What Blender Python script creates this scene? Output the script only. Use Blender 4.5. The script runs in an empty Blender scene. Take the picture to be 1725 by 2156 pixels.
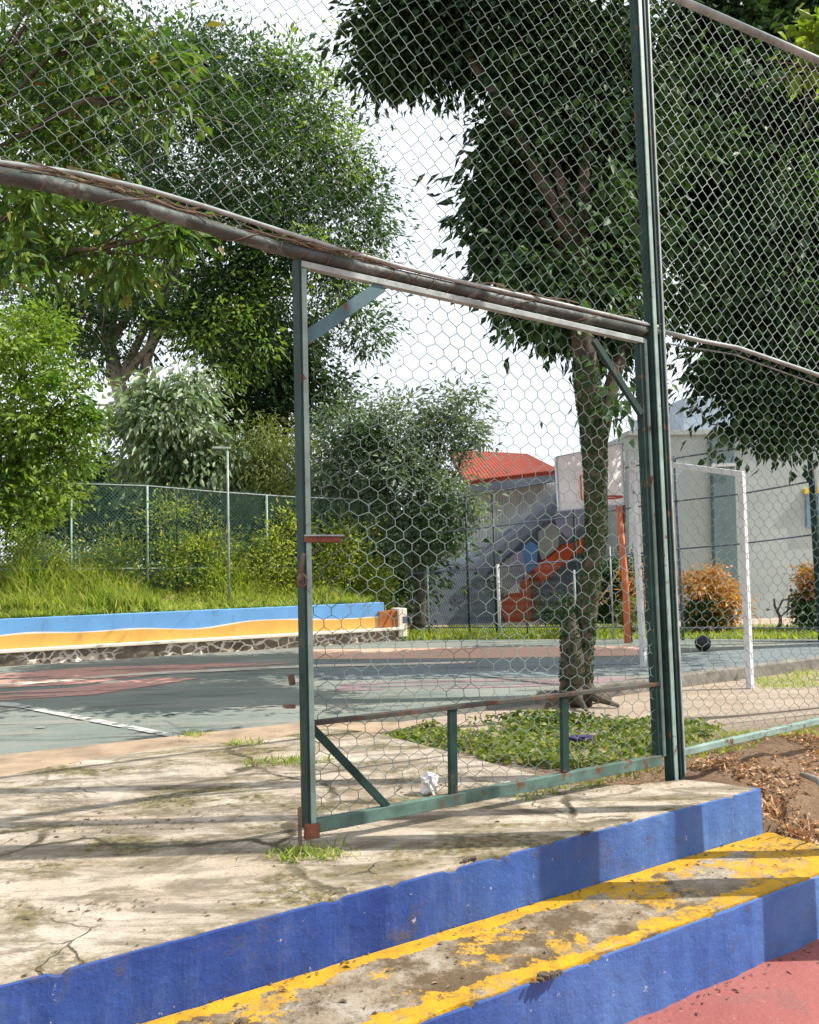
import bpy, math, random
import numpy as np
from mathutils import Vector, Matrix
R_ = math.radians
random.seed(7); rng = np.random.default_rng(11)
SC = bpy.context.scene
# ------------------------------------------------------------------ camera
PW, PH, FPX = 1725.0, 2156.0, 1726.0
PITCH, ROLL = R_(3.9), R_(1.5)
CAM = np.array([0, 0, .97])
_F = np.array([0, math.cos(PITCH), math.sin(PITCH)]); _R0 = np.array([1., 0, 0]); _U0 = np.cross(_R0, _F)
_R = _R0*math.cos(ROLL)-_U0*math.sin(ROLL); _U = _U0*math.cos(ROLL)+_R0*math.sin(ROLL)
cd = bpy.data.cameras.new('camera'); cam = bpy.data.objects.new('camera', cd); SC.collection.objects.link(cam)
cd.sensor_fit = 'HORIZONTAL'; cd.sensor_width = 36; cd.lens = 36*FPX/PW; cd.clip_start = .05; cd.clip_end = 2000
M = Matrix.Identity(4)
for i in range(3):
    M[i][0] = _R[i]; M[i][1] = _U[i]; M[i][2] = -_F[i]; M[i][3] = CAM[i]
cam.matrix_world = M; SC.camera = cam
SC.render.resolution_x = 819; SC.render.resolution_y = 1024
# ------------------------------------------------------------------ light
SUN_EL = 46.0
w = bpy.data.worlds.new('World'); SC.world = w; w.use_nodes = True
nt = w.node_tree; nt.nodes.clear()
wo = nt.nodes.new('ShaderNodeOutputWorld'); bg = nt.nodes.new('ShaderNodeBackground')
sky = nt.nodes.new('ShaderNodeTexSky'); sky.sky_type = 'NISHITA'; sky.sun_disc = False
sky.sun_elevation = R_(SUN_EL); sky.sun_rotation = R_(90); sky.air_density = 1.2; sky.dust_density = 3.0; sky.ozone_density = 1.0
# thin bright cloud layer mixed over the clear sky
tc = nt.nodes.new('ShaderNodeTexCoord'); nz = nt.nodes.new('ShaderNodeTexNoise'); nz.inputs['Scale'].default_value = 2.2; nz.inputs['Detail'].default_value = 5
nt.links.new(tc.outputs['Generated'], nz.inputs['Vector'])
cr = nt.nodes.new('ShaderNodeValToRGB'); cr.color_ramp.elements[0].position = .3; cr.color_ramp.elements[1].position = .62
cr.color_ramp.elements[0].color = (.72, .72, .72, 1); cr.color_ramp.elements[1].color = (.97, .97, .97, 1)
nt.links.new(nz.outputs['Fac'], cr.inputs['Fac'])
mx = nt.nodes.new('ShaderNodeMixRGB'); mx.inputs['Color2'].default_value = (10.6, 11.2, 12.2, 1)
nt.links.new(cr.outputs['Color'], mx.inputs['Fac']); nt.links.new(sky.outputs['Color'], mx.inputs['Color1'])
nt.links.new(mx.outputs['Color'], bg.inputs['Color']); bg.inputs['Strength'].default_value = .06
nt.links.new(bg.outputs['Background'], wo.inputs['Surface'])
sd = bpy.data.lights.new('sun', 'SUN'); sd.energy = 4.0; sd.angle = R_(.3); sd.color = (1, .95, .86)
so = bpy.data.objects.new('sun', sd); SC.collection.objects.link(so)
sv = Vector((math.cos(R_(SUN_EL)), 0.0, math.sin(R_(SUN_EL))))
so.rotation_euler = sv.to_track_quat('Z', 'Y').to_euler(); so.location = sv*60
SC.view_settings.view_transform = 'Standard'; SC.view_settings.look = 'None'; SC.view_settings.exposure = .95; SC.view_settings.gamma = 1
# ------------------------------------------------------------------ geometry helpers
def ray(x, y): return _F+_R*(x-PW/2)/FPX-_U*(y-PH/2)/FPX
def gz(x, y, z):                      # sight line met with level z
    d = ray(x, y); return CAM+d*((z-CAM[2])/d[2])
def at(x, y, Y):                      # sight line met at world depth Y
    d = ray(x, y); return CAM+d*(Y/d[1])
O = gz(634, 1785, 0); _e = gz(1415, 1630, 0)
D_ = (_e-O); D_[2] = 0; D_ /= np.linalg.norm(D_); N_ = np.array([-D_[1], D_[0], 0.])   # along the fence / away from camera
def Fp(s, z, o=0.): return O+D_*s+N_*o+np.array([0, 0, z])
def fx(x, y, o=0.):                   # sight line met with the fence plane (shifted o) -> s, z
    r = ray(x, y); t = ((O+N_*o-CAM)@N_)/(r@N_); p = CAM+r*t-O
    return p@D_, p[2]
def st(p): q = np.asarray(p)-O; return q@D_, q@N_
class MB:
    def __init__(s): s.v = []; s.f = []; s.m = []; s.n = 0; s.cur = 0
    def add(s, V, F, mi=None):
        V = np.asarray(V, float).reshape(-1, 3); s.v.append(V)
        for f in F: s.f.append([int(i)+s.n for i in f]); s.m.append(s.cur if mi is None else mi)
        s.n += len(V); return s
    def hexa(s, P, mi=None):          # 8 corners: 4 bottom ring, 4 top ring
        return s.add(P, [(3, 2, 1, 0), (4, 5, 6, 7), (0, 1, 5, 4), (1, 2, 6, 5), (2, 3, 7, 6), (3, 0, 4, 7)], mi)
    def bar(s, a, b, wu, wv, u=None, mi=None):   # box bar from a to b, width wu along u, wv along the other
        a = np.asarray(a, float); b = np.asarray(b, float); d = b-a; d /= np.linalg.norm(d)
        if u is None: u = np.array([0, 0, 1.]) if abs(d[2]) < .9 else D_
        u = u-d*(u@d); u /= np.linalg.norm(u); v = np.cross(d, u)
        c = [(-1, -1), (1, -1), (1, 1), (-1, 1)]
        P = [a+u*wu/2*i+v*wv/2*j for i, j in c]+[b+u*wu/2*i+v*wv/2*j for i, j in c]
        return s.hexa(P, mi)
    def prism(s, poly, ext, mi=None):  # polygon (3-D points) extruded by ext
        P = [np.asarray(p, float) for p in poly]; n = len(P); e = np.asarray(ext, float)
        F = [list(range(n))[::-1], list(range(n, 2*n))]+[(i, (i+1) % n, (i+1) % n+n, i+n) for i in range(n)]
        return s.add(P+[p+e for p in P], F, mi)
    def tube(s, pts, rad, sides=8, mi=None, cap=True):
        pts = [np.asarray(p, float) for p in pts]; n = len(pts)
        if not hasattr(rad, '__len__'): rad = [rad]*n
        V = []; pu = None
        for i in range(n):
            t = pts[min(i+1, n-1)]-pts[max(i-1, 0)]; t = t/(np.linalg.norm(t)+1e-9)
            if pu is None: pu = np.array([0, 0, 1.]) if abs(t[2]) < .9 else np.array([1., 0, 0])
            pu = pu-t*(pu@t); pu /= np.linalg.norm(pu); pv = np.cross(t, pu)
            for k in range(sides):
                a = 2*math.pi*k/sides; V.append(pts[i]+rad[i]*(math.cos(a)*pu+math.sin(a)*pv))
        F = [(i*sides+k, i*sides+(k+1) % sides, (i+1)*sides+(k+1) % sides, (i+1)*sides+k) for i in range(n-1) for k in range(sides)]
        if cap: F += [list(range(sides))[::-1], list(range((n-1)*sides, n*sides))]
        return s.add(V, F, mi)
    def build(s, name, mats, parent=None, smooth=False, bevel=0, **kw):
        V = np.vstack(s.v)
        if parent is None:
            org = np.array([(V[:, 0].min()+V[:, 0].max())/2, (V[:, 1].min()+V[:, 1].max())/2, V[:, 2].min()])
        else: org = origin_of(parent)
        me = bpy.data.meshes.new(name); me.from_pydata((V-org).tolist(), [], s.f)
        return finish(me, name, mats, parent, org, smooth, bevel, s.m, **kw)
def origin_of(o):
    p = Vector((0, 0, 0))
    while o: p += Vector(o.location); o = o.parent
    return np.array(p)
def finish(me, name, mats, parent, org, smooth=False, bevel=0, mi=None, **kw):
    if not isinstance(mats, (list, tuple)): mats = [mats]
    for m in mats: me.materials.append(m)
    if mi is not None and len(mats) > 1: me.polygons.foreach_set('material_index', mi)
    if smooth: me.polygons.foreach_set('use_smooth', [True]*len(me.polygons))
    me.update(); me.validate()
    o = bpy.data.objects.new(name, me); SC.collection.objects.link(o)
    if parent is None: o.location = org.tolist()
    else: o.parent = parent
    if bevel:
        b = o.modifiers.new('b', 'BEVEL'); b.width = bevel; b.segments = 2; b.limit_method = 'ANGLE'
    tag(o, **kw); return o
def fast_mesh(name, V, F, mats, parent=None, **kw):   # V (n,3), F (m,k)
    V = np.asarray(V, float); F = np.asarray(F, np.int32); k = F.shape[1]
    if parent is None: org = np.array([V[:, 0].mean(), V[:, 1].mean(), V[:, 2].min()])
    else: org = origin_of(parent)
    me = bpy.data.meshes.new(name); me.vertices.add(len(V)); me.vertices.foreach_set('co', (V-org).astype(np.float32).ravel())
    me.loops.add(F.size); me.loops.foreach_set('vertex_index', F.ravel())
    me.polygons.add(len(F)); me.polygons.foreach_set('loop_start', np.arange(0, F.size, k, dtype=np.int32))
    me.polygons.foreach_set('loop_total', np.full(len(F), k, np.int32)); me.update(calc_edges=True)
    return finish(me, name, mats, parent, org, **kw)
def tag(o, label=None, cat=None, group=None, kind=None):
    if label: o['label'] = label
    if cat: o['category'] = cat
    if group: o['group'] = group
    if kind: o['kind'] = kind
def empty(name, loc, label=None, cat=None, group=None):
    o = bpy.data.objects.new(name, None); SC.collection.objects.link(o); o.location = [float(c) for c in loc]
    o.empty_display_size = .1; tag(o, label, cat, group); return o
# ------------------------------------------------------------------ materials
class NT:
    def __init__(s, name, rough=.8):
        s.m = bpy.data.materials.new(name); s.m.use_nodes = True; s.t = s.m.node_tree; s.b = s.t.nodes['Principled BSDF']
        s.b.inputs['Roughness'].default_value = rough; s.b.inputs['Specular IOR Level'].default_value = .3
        g = s.t.nodes.new('ShaderNodeNewGeometry'); s.geo = g; s.pos = g.outputs['Position']
    def n(s, typ, **kw):
        o = s.t.nodes.new(typ)
        for k, v in kw.items():
            if k in o.inputs: o.inputs[k].default_value = v
            else: setattr(o, k, v)
        return o
    def l(s, a, b): s.t.links.new(a, b)
    def mapv(s, scale=(1, 1, 1), rot=(0, 0, 0)):
        m = s.n('ShaderNodeMapping'); m.inputs['Scale'].default_value = scale; m.inputs['Rotation'].default_value = rot
        s.l(s.pos, m.inputs['Vector']); return m.outputs['Vector']
    def noise(s, scale, vec=None, detail=4, rough=.6, dist=0):
        n = s.n('ShaderNodeTexNoise', Scale=scale, Detail=detail, Roughness=rough, Distortion=dist); s.l(vec or s.pos, n.inputs['Vector']); return n.outputs['Fac']
    def ramp(s, fac, stops):
        r = s.n('ShaderNodeValToRGB'); e = r.color_ramp.elements
        while len(e) < len(stops): e.new(.5)
        for el, (p, c) in zip(e, stops):
            el.position = p; el.color = (c[0], c[1], c[2], 1) if hasattr(c, '__len__') else (c, c, c, 1)
        s.l(fac, r.inputs['Fac']); return r.outputs['Color']
    def mix(s, fac, a, b, mode='MIX'):
        m = s.n('ShaderNodeMixRGB', blend_type=mode)
        for k, v in (('Fac', fac), ('Color1', a), ('Color2', b)):
            if isinstance(v, (int, float)): m.inputs[k].default_value = v
            elif isinstance(v, tuple): m.inputs[k].default_value = (v[0], v[1], v[2], 1)
            else: s.l(v, m.inputs[k])
        return m.outputs['Color']
    def col(s, c):
        if isinstance(c, tuple): s.b.inputs['Base Color'].default_value = (c[0], c[1], c[2], 1)
        else: s.l(c, s.b.inputs['Base Color'])
        return s
    def bump(s, h, st=.3, d=.02):
        b = s.n('ShaderNodeBump', Strength=st, Distance=d); s.l(h, b.inputs['Height']); s.l(b.outputs['Normal'], s.b.inputs['Normal']); return s
AX = math.atan2(D_[1], D_[0])
def m_plain(name, c, var=.25, scale=6, rough=.8, rust=0, bump=0):
    t = NT(name, rough); f = t.noise(scale, detail=6)
    col = t.ramp(f, [(.3, tuple(x*(1-var) for x in c)), (.7, tuple(min(1, x*(1+var)) for x in c))])
    if rust:
        g = t.noise(14, detail=6, rough=.7); k = t.ramp(g, [(.62-rust*.2, 0), (.68-rust*.2, 1)])
        col = t.mix(k, col, (.13, .055, .03))
    t.col(col)
    if bump: t.bump(t.noise(scale*5, detail=5), bump, .01)
    return t.m
def m_leaf(name, stops, trans=.35, rough=.5):
    t = NT(name, rough); ob = t.n('ShaderNodeObjectInfo')
    c = t.ramp(t.geo.outputs['Random Per Island'], stops)
    big = t.noise(1.1, detail=2); c = t.mix(t.ramp(big, [(.4, 0), (.62, .55)]), c, stops[-2][1] if stops[-1][1][0] > stops[-1][1][1] else stops[-1][1])
    t.col(c); t.b.inputs['Specular IOR Level'].default_value = .12 if 'dark' in name else .3
    tr = t.n('ShaderNodeBsdfTranslucent'); c2 = t.mix(1.0, c, (1.25, 1.35, .55), 'MULTIPLY'); t.l(c2, tr.inputs['Color'])
    mx = t.n('ShaderNodeMixShader'); mx.inputs[0].default_value = trans
    t.l(t.b.outputs[0], mx.inputs[1]); t.l(tr.outputs[0], mx.inputs[2]); t.l(mx.outputs[0], t.t.nodes['Material Output'].inputs['Surface'])
    return t.m
MT = {}
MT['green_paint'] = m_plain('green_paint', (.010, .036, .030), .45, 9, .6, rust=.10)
MT['pale_and_lit_green'] = m_plain('pale_and_lit_green', (.24, .34, .30), .3, 9, .5, rust=.15)  # pale rail paint; also colours strips standing in for sunlit faces
MT['galv'] = m_plain('galv', (.29, .335, .32), .35, 12, .5, rust=.0)
MT['rusty'] = m_plain('rusty', (.16, .11, .08), .45, 12, .8, rust=.5)
MT['rust'] = m_plain('rust', (.19, .07, .04), .4, 20, .85)
MT['beam'] = m_plain('beam', (.055, .066, .058), .7, 9, .5, rust=.28, bump=.4)
def beam_mat():
    t = NT('beam', .55); c = t.ramp(t.noise(7, detail=6), [(.3, (.025, .032, .028)), (.7, (.075, .09, .08))])
    c = t.mix(t.ramp(t.noise(5, detail=7, rough=.75), [(.50, 0), (.60, .9)]), c, (.16, .19, .17))
    c = t.mix(t.ramp(t.noise(9, detail=6, rough=.7), [(.58, 0), (.65, 1)]), c, (.11, .065, .045)); t.col(c); t.bump(t.noise(30, detail=6), .5, .01); return t.m
MT['beam'] = beam_mat()
MT['wire'] = m_plain('wire', (.14, .19, .17), .6, 2.5, .6, rust=.05)
MT['far_mesh'] = m_plain('far_mesh', (.05, .12, .09), .3, 5, .6)
MT['white_metal'] = m_plain('white_metal', (.58, .59, .60), .12, 6, .5, rust=.02)
MT['bark'] = m_plain('bark', (.085, .068, .048), .65, 9, .9, bump=.8)
MT['pale_bark'] = m_plain('pale_bark', (.30, .27, .23), .35, 8, .9, bump=.5)
MT['vine'] = m_plain('vine', (.20, .16, .11), .5, 18, .9)
MT['black'] = m_plain('black_rubber', (.02, .02, .02), .3, 10, .6)
def concrete():
    t = NT('concrete', .9)
    a = t.noise(1.6, detail=8, rough=.65); b = t.noise(9, detail=8, rough=.7)
    c = t.ramp(a, [(.28, (.32, .235, .155)), (.42, (.56, .46, .35)), (.6, (.70, .61, .50))])
    c = t.mix(t.ramp(b, [(.42, .0), (.7, .45)]), c, (.30, .25, .19))
    c = t.mix(t.ramp(t.noise(120, detail=3, rough=.8), [(.50, 0), (.64, .32)]), c, (.22, .175, .12)); c = t.mix(t.ramp(t.noise(75, detail=4, rough=.8), [(.58, 0), (.66, .5)]), c, (.72, .66, .56))
    # long dark streaks along the pavement
    v = t.mapv((.9, 3.2, 1)); s = t.noise(2.4, v, 6, .7, .6); c = t.mix(t.ramp(s, [(.47, 0), (.60, .8)]), c, (.20, .165, .115)); c = t.mix(t.ramp(t.noise(1.9, t.mapv((1, 1.7, 1)), 9, .8, .8), [(.52, 0), (.60, .75)]), c, (.17, .135, .085))
    # moss
    m = t.noise(1.5, t.mapv((1, 1.8, 1)), 7, .72, .3); k = t.ramp(m, [(.50, 0), (.60, .95)])
    mc = t.ramp(t.noise(30, detail=4), [(.4, (.08, .07, .025)), (.6, (.26, .21, .09))]); 
    mk = t.mix(1.0, k, t.ramp(t.noise(22, detail=6, rough=.8), [(.36, 0), (.50, 1)]), 'MULTIPLY')
    c = t.mix(mk, c, mc)
    # cracks
    c = t.mix(t.ramp(t.noise(38, t.mapv((1, 1.6, 1)), 5, .8), [(.58, 0), (.66, .55)]), c, (.11, .08, .045))
    d = t.n('ShaderNodeTexNoise', Scale=3, Detail=6); t.l(t.pos, d.inputs['Vector'])
    av = t.n('ShaderNodeVectorMath', operation='MULTIPLY_ADD'); t.l(d.outputs['Color'], av.inputs[0]); av.inputs[1].default_value = (.35, .35, .35); t.l(t.pos, av.inputs[2])
    vo = t.n('ShaderNodeTexVoronoi', feature='DISTANCE_TO_EDGE', Scale=1.15); t.l(av.outputs[0], vo.inputs['Vector'])
    ck = t.ramp(vo.outputs['Distance'], [(.008, 1), (.026, 0)])
    v2 = t.n('ShaderNodeTexVoronoi', feature='DISTANCE_TO_EDGE', Scale=3.3); t.l(av.outputs[0], v2.inputs['Vector'])
    ck2 = t.mix(1.0, t.ramp(v2.outputs['Distance'], [(.006, 1), (.018, 0)]), t.ramp(t.noise(1.7, detail=3), [(.52, 0), (.60, .9)]), 'MULTIPLY'); ck = t.mix(1.0, ck, ck2, 'LIGHTEN')
    ckm = t.mix(1.0, ck, t.ramp(t.noise(1.3, detail=2), [(.42, .15), (.55, 1)]), 'MULTIPLY')
    c = t.mix(ckm, c, (.10, .085, .05)); t.col(c)
    h = t.mix(.7, t.noise(32, detail=9, rough=.8), ckm, 'SUBTRACT'); t.bump(h, .9, .02); return t.m
MT['concrete'] = concrete()
def blue():
    t = NT('blue_paint', .55)
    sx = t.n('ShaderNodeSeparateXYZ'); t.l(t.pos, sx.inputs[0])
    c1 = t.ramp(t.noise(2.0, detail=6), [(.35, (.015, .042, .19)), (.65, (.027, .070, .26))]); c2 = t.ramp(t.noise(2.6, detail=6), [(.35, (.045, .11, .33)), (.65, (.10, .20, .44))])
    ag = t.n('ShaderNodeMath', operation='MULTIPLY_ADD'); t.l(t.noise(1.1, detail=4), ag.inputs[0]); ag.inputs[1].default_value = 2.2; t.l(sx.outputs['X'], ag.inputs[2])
    mr = t.n('ShaderNodeMapRange'); t.l(ag.outputs[0], mr.inputs['Value']); mr.inputs['From Min'].default_value = .8; mr.inputs['From Max'].default_value = 2.2; c = t.mix(mr.outputs['Result'], c1, c2)  # deeper blue at the left, paler towards the right
    v = t.mapv((6, 6, 1.5)); c = t.mix(t.ramp(t.noise(3, v, 6, .7), [(.5, 0), (.75, .35)]), c, (.12, .18, .38))
    c = t.mix(t.ramp(t.noise(7, detail=8, rough=.75), [(.60, 0), (.68, .75)]), c, (.085, .075, .085))
    c = t.mix(t.ramp(t.noise(26, detail=6, rough=.7), [(.66, 0), (.69, .85)]), c, (.40, .40, .42))
    c = t.mix(t.ramp(t.noise(1.7, t.mapv((1, 1, 2.5)), 7, .75), [(.56, 0), (.70, .55)]), c, (.11, .10, .11)); t.col(c); t.bump(t.noise(14, detail=8, rough=.7), .6, .015); return t.m
MT['blue'] = blue()
def tread():
    t = NT('tread', .85)
    sp = t.n('ShaderNodeSeparateXYZ'); 
    tcn = t.n('ShaderNodeTexCoord'); t.l(tcn.outputs['Object'], sp.inputs[0])   # object X along the step, Y from outer edge inwards
    b = t.ramp(t.noise(5, detail=8, rough=.7), [(.3, (.14, .10, .06)), (.5, (.29, .235, .165)), (.7, (.44, .40, .35))])
    b = t.mix(t.ramp(t.noise(3.2, detail=8, rough=.75), [(.46, 0), (.55, .9)]), b, (.10, .065, .03))
    b = t.mix(t.ramp(t.noise(60, detail=3, rough=.8), [(.55, 0), (.62, .5)]), b, (.07, .055, .03))
    wob = t.noise(7, detail=7, rough=.7)
    def m(op, a, c):
        q = t.n('ShaderNodeMath', operation=op)
        for i, v in enumerate((a, c)):
            if isinstance(v, (int, float)): q.inputs[i].default_value = v
            else: t.l(v, q.inputs[i])
        return q.outputs[0]
    y = m('ADD', sp.outputs['Y'], m('MULTIPLY', m('SUBTRACT', wob, .5), .16))
    band = m('GREATER_THAN', y, .325)
    wide = m('MULTIPLY', m('MAXIMUM', m('SUBTRACT', sp.outputs['X'], .1), 0), .32)
    band = m('GREATER_THAN', m('ADD', y, m('MULTIPLY', wide, .25)), .325)
    patch = t.ramp(m('ADD', t.noise(3.4, detail=8, rough=.72), m('MULTIPLY', m('MAXIMUM', m('ADD', sp.outputs['X'], 1.35), 0), .12)), [(.555, 0), (.57, 1)])
    edge = m('LESS_THAN', m('ADD', y, m('MULTIPLY', t.noise(2.1, detail=3), .16)), .15)
    bandw = t.mix(1.0, band, t.ramp(t.noise(15, detail=7, rough=.75), [(.33, 0), (.40, 1)]), 'MULTIPLY')
    pw = t.mix(1.0, patch, t.ramp(t.noise(30, detail=8, rough=.85), [(.40, .0), (.52, 1)]), 'MULTIPLY')
    ew = t.mix(1.0, edge, t.ramp(t.noise(9, detail=8, rough=.8), [(.40, 0), (.5, 1)]), 'MULTIPLY')
    k = t.mix(1.0, t.mix(1.0, bandw, pw, 'LIGHTEN'), ew, 'LIGHTEN')
    yel = t.ramp(t.noise(12, detail=5), [(.3, (.36, .20, .02)), (.6, (.58, .32, .015))])
    t.col(t.mix(k, b, yel)); t.bump(t.noise(35, detail=8, rough=.7), .6, .02); return t.m
MT['tread'] = tread()
def redc():
    t = NT('red_court', .8)
    c = t.ramp(t.noise(1.5, detail=7), [(.35, (.24, .070, .062)), (.65, (.32, .108, .095))])
    c = t.mix(t.ramp(t.noise(4, detail=9, rough=.75), [(.50, 0), (.64, .8)]), c, (.17, .10, .09))
    c = t.mix(t.ramp(t.noise(42, detail=5, rough=.7), [(.58, 0), (.66, .6)]), c, (.33, .18, .15)); t.col(c); t.bump(t.noise(60, detail=5), .4, .01); return t.m
MT['red'] = redc()
def greenc():
    t = NT('green_court', .8)
    c = t.ramp(t.noise(.8, detail=7), [(.35, (.13, .155, .135)), (.65, (.19, .215, .19))])
    v = t.mapv((.35, 2.6, 1)); c = t.mix(t.ramp(t.noise(2.0, v, 8, .7), [(.48, 0), (.66, .75)]), c, (.28, .25, .21))
    c = t.mix(t.ramp(t.noise(2.6, t.mapv((.4, 3, 1)), 8, .7, .4), [(.56, 0), (.62, .6)]), c, (.05, .055, .045))
    c = t.mix(t.ramp(t.noise(40, detail=4), [(.55, 0), (.7, .4)]), c, (.32, .31, .26)); t.col(c); t.bump(t.noise(50, detail=5), .3, .01); return t.m
MT['green_court'] = greenc()
def worn(name, c, thr=.45, sc=2.2, st=(.4, 2.4, 1), soft=.06):
    t = NT(name, .8); t.col(t.ramp(t.noise(9, detail=5), [(.3, tuple(x*.8 for x in c)), (.7, c)]))
    k = t.ramp(t.noise(sc, t.mapv(st), 9, .75), [(thr, 0), (thr+soft, 1)])
    tr = t.n('ShaderNodeBsdfTransparent'); mx = t.n('ShaderNodeMixShader')
    t.l(k, mx.inputs[0]); t.l(tr.outputs[0], mx.inputs[1]); t.l(t.b.outputs[0], mx.inputs[2]); t.l(mx.outputs[0], t.t.nodes['Material Output'].inputs['Surface']); return t.m
MT['peach'] = worn('peach_paint', (.60, .38, .28), .34); MT['pink'] = worn('pink_paint', (.52, .29, .24), .40); MT['white_line'] = worn('white_line', (.50, .50, .46), .40, 6, (1, 1, 1))
MT['mauve'] = worn('mauve_paint', (.27, .19, .205), .46); MT['blue_grey'] = worn('blue_grey_paint', (.17, .20, .205), .38); MT['cream_line'] = worn('cream_line', (.66, .58, .47), .42, 3)
def soil():
    t = NT('soil', .95)
    c = t.ramp(t.noise(2.5, detail=9, rough=.7), [(.3, (.16, .10, .06)), (.5, (.32, .21, .13)), (.72, (.44, .33, .22))])
    c = t.mix(t.ramp(t.noise(45, detail=5, rough=.8), [(.45, 0), (.62, .7)]), c, (.16, .085, .045))
    dp = t.n('ShaderNodeVectorMath', operation='DOT_PRODUCT'); t.l(t.pos, dp.inputs[0]); dp.inputs[1].default_value = tuple(N_)
    mr = t.n('ShaderNodeMapRange'); t.l(dp.outputs['Value'], mr.inputs['Value']); mr.inputs['From Min'].default_value = float(O@N_)+.35; mr.inputs['From Max'].default_value = float(O@N_)+1.0
    sc = t.ramp(t.noise(3, t.mapv((.6, 2, 1)), 8, .7), [(.3, (.34, .26, .19)), (.6, (.56, .46, .36))]); c = t.mix(mr.outputs['Result'], c, sc)
    t.col(c); t.bump(t.noise(40, detail=8, rough=.8), .9, .04); return t.m
MT['soil'] = soil()
MT['sand'] = m_plain('sand', (.40, .38, .27), .3, 4, .95, bump=.6)
def stone():
    t = NT('stone_wall', .9)
    vo = t.n('ShaderNodeTexVoronoi', feature='DISTANCE_TO_EDGE', Scale=6.5, Randomness=1.0); v = t.mapv((1, 1, 1.5))
    d = t.n('ShaderNodeTexNoise', Scale=5, Detail=3); t.l(v, d.inputs['Vector'])
    av = t.n('ShaderNodeVectorMath', operation='MULTIPLY_ADD'); t.l(d.outputs['Color'], av.inputs[0]); av.inputs[1].default_value = (.18, .18, .18); t.l(v, av.inputs[2]); t.l(av.outputs[0], vo.inputs['Vector'])
    c = t.ramp(t.noise(3.4, detail=6), [(.3, (.10, .085, .065)), (.55, (.22, .18, .14)), (.75, (.34, .29, .22))])
    k = t.ramp(vo.outputs['Distance'], [(.05, 1), (.10, 0)])
    c = t.mix(t.mix(1.0, k, t.ramp(t.noise(1.3, detail=3), [(.40, .05), (.52, 1)]), 'MULTIPLY'), c, (.70, .66, .58)); t.col(c); t.bump(vo.outputs['Distance'], .6, .05); return t.m
MT['stone'] = stone()
def mural(name, c):
    t = NT(name, .75); f = t.ramp(t.noise(3, detail=6), [(.3, tuple(x*.82 for x in c)), (.7, c)])
    f = t.mix(t.ramp(t.noise(5, t.mapv((2.2, 2.2, .35)), 7, .75), [(.56, 0), (.68, .55)]), f, tuple(x*.45+.03 for x in c))
    f = t.mix(t.ramp(t.noise(22, detail=6, rough=.8), [(.66, 0), (.7, .8)]), f, (.22, .19, .15)); t.col(f); return t.m
MT['mural_blue'] = mural('mural_blue', (.16, .38, .70)); MT['mural_orange'] = mural('mural_orange', (.74, .42, .10))
MT['cream'] = m_plain('cream_paint', (.75, .68, .56), .1, 4, .8); MT['brown'] = m_plain('brown_paint', (.33, .11, .03), .2, 5, .8)
MT['grey_wall'] = m_plain('grey_wall', (.40, .445, .43), .12, 1.5, .85); MT['pillar'] = m_plain('pillar_paint', (.13, .19, .20), .15, 3, .8)
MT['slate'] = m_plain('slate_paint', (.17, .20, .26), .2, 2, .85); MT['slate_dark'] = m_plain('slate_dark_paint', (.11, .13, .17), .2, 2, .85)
MT['block_grey'] = m_plain('block_grey', (.36, .42, .50), .12, 2, .85)
MT['clad'] = m_plain('cladding_paint', (.70, .77, .86), .15, 3, .7); MT['white_wall'] = m_plain('white_wall', (.72, .72, .72), .08, 2, .8)
MT['orange_red'] = m_plain('orange_red', (.42, .07, .022), .2, 3, .6); MT['orange_pole'] = m_plain('orange_pole', (.58, .17, .08), .25, 7, .6)
MT['roof'] = m_plain('roof_tile', (.30, .055, .028), .25, 5, .8, bump=.3)
MT['purple'] = m_plain('purple_paint', (.22, .21, .29), .15, 3, .8); MT['mblue'] = m_plain('deep_blue_paint', (.08, .18, .38), .15, 3, .8)
MT['ochre'] = m_plain('ochre_paint', (.23, .235, .23), .2, 3, .8)
MT['board'] = m_plain('board_paint', (.82, .82, .84), .12, 3, .5)
MT['glass'] = m_plain('blue_pane', (.16, .26, .34), .15, 2, .15); MT['yellow'] = m_plain('yellow_paint', (.7, .5, .05), .1, 5, .6)
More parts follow.
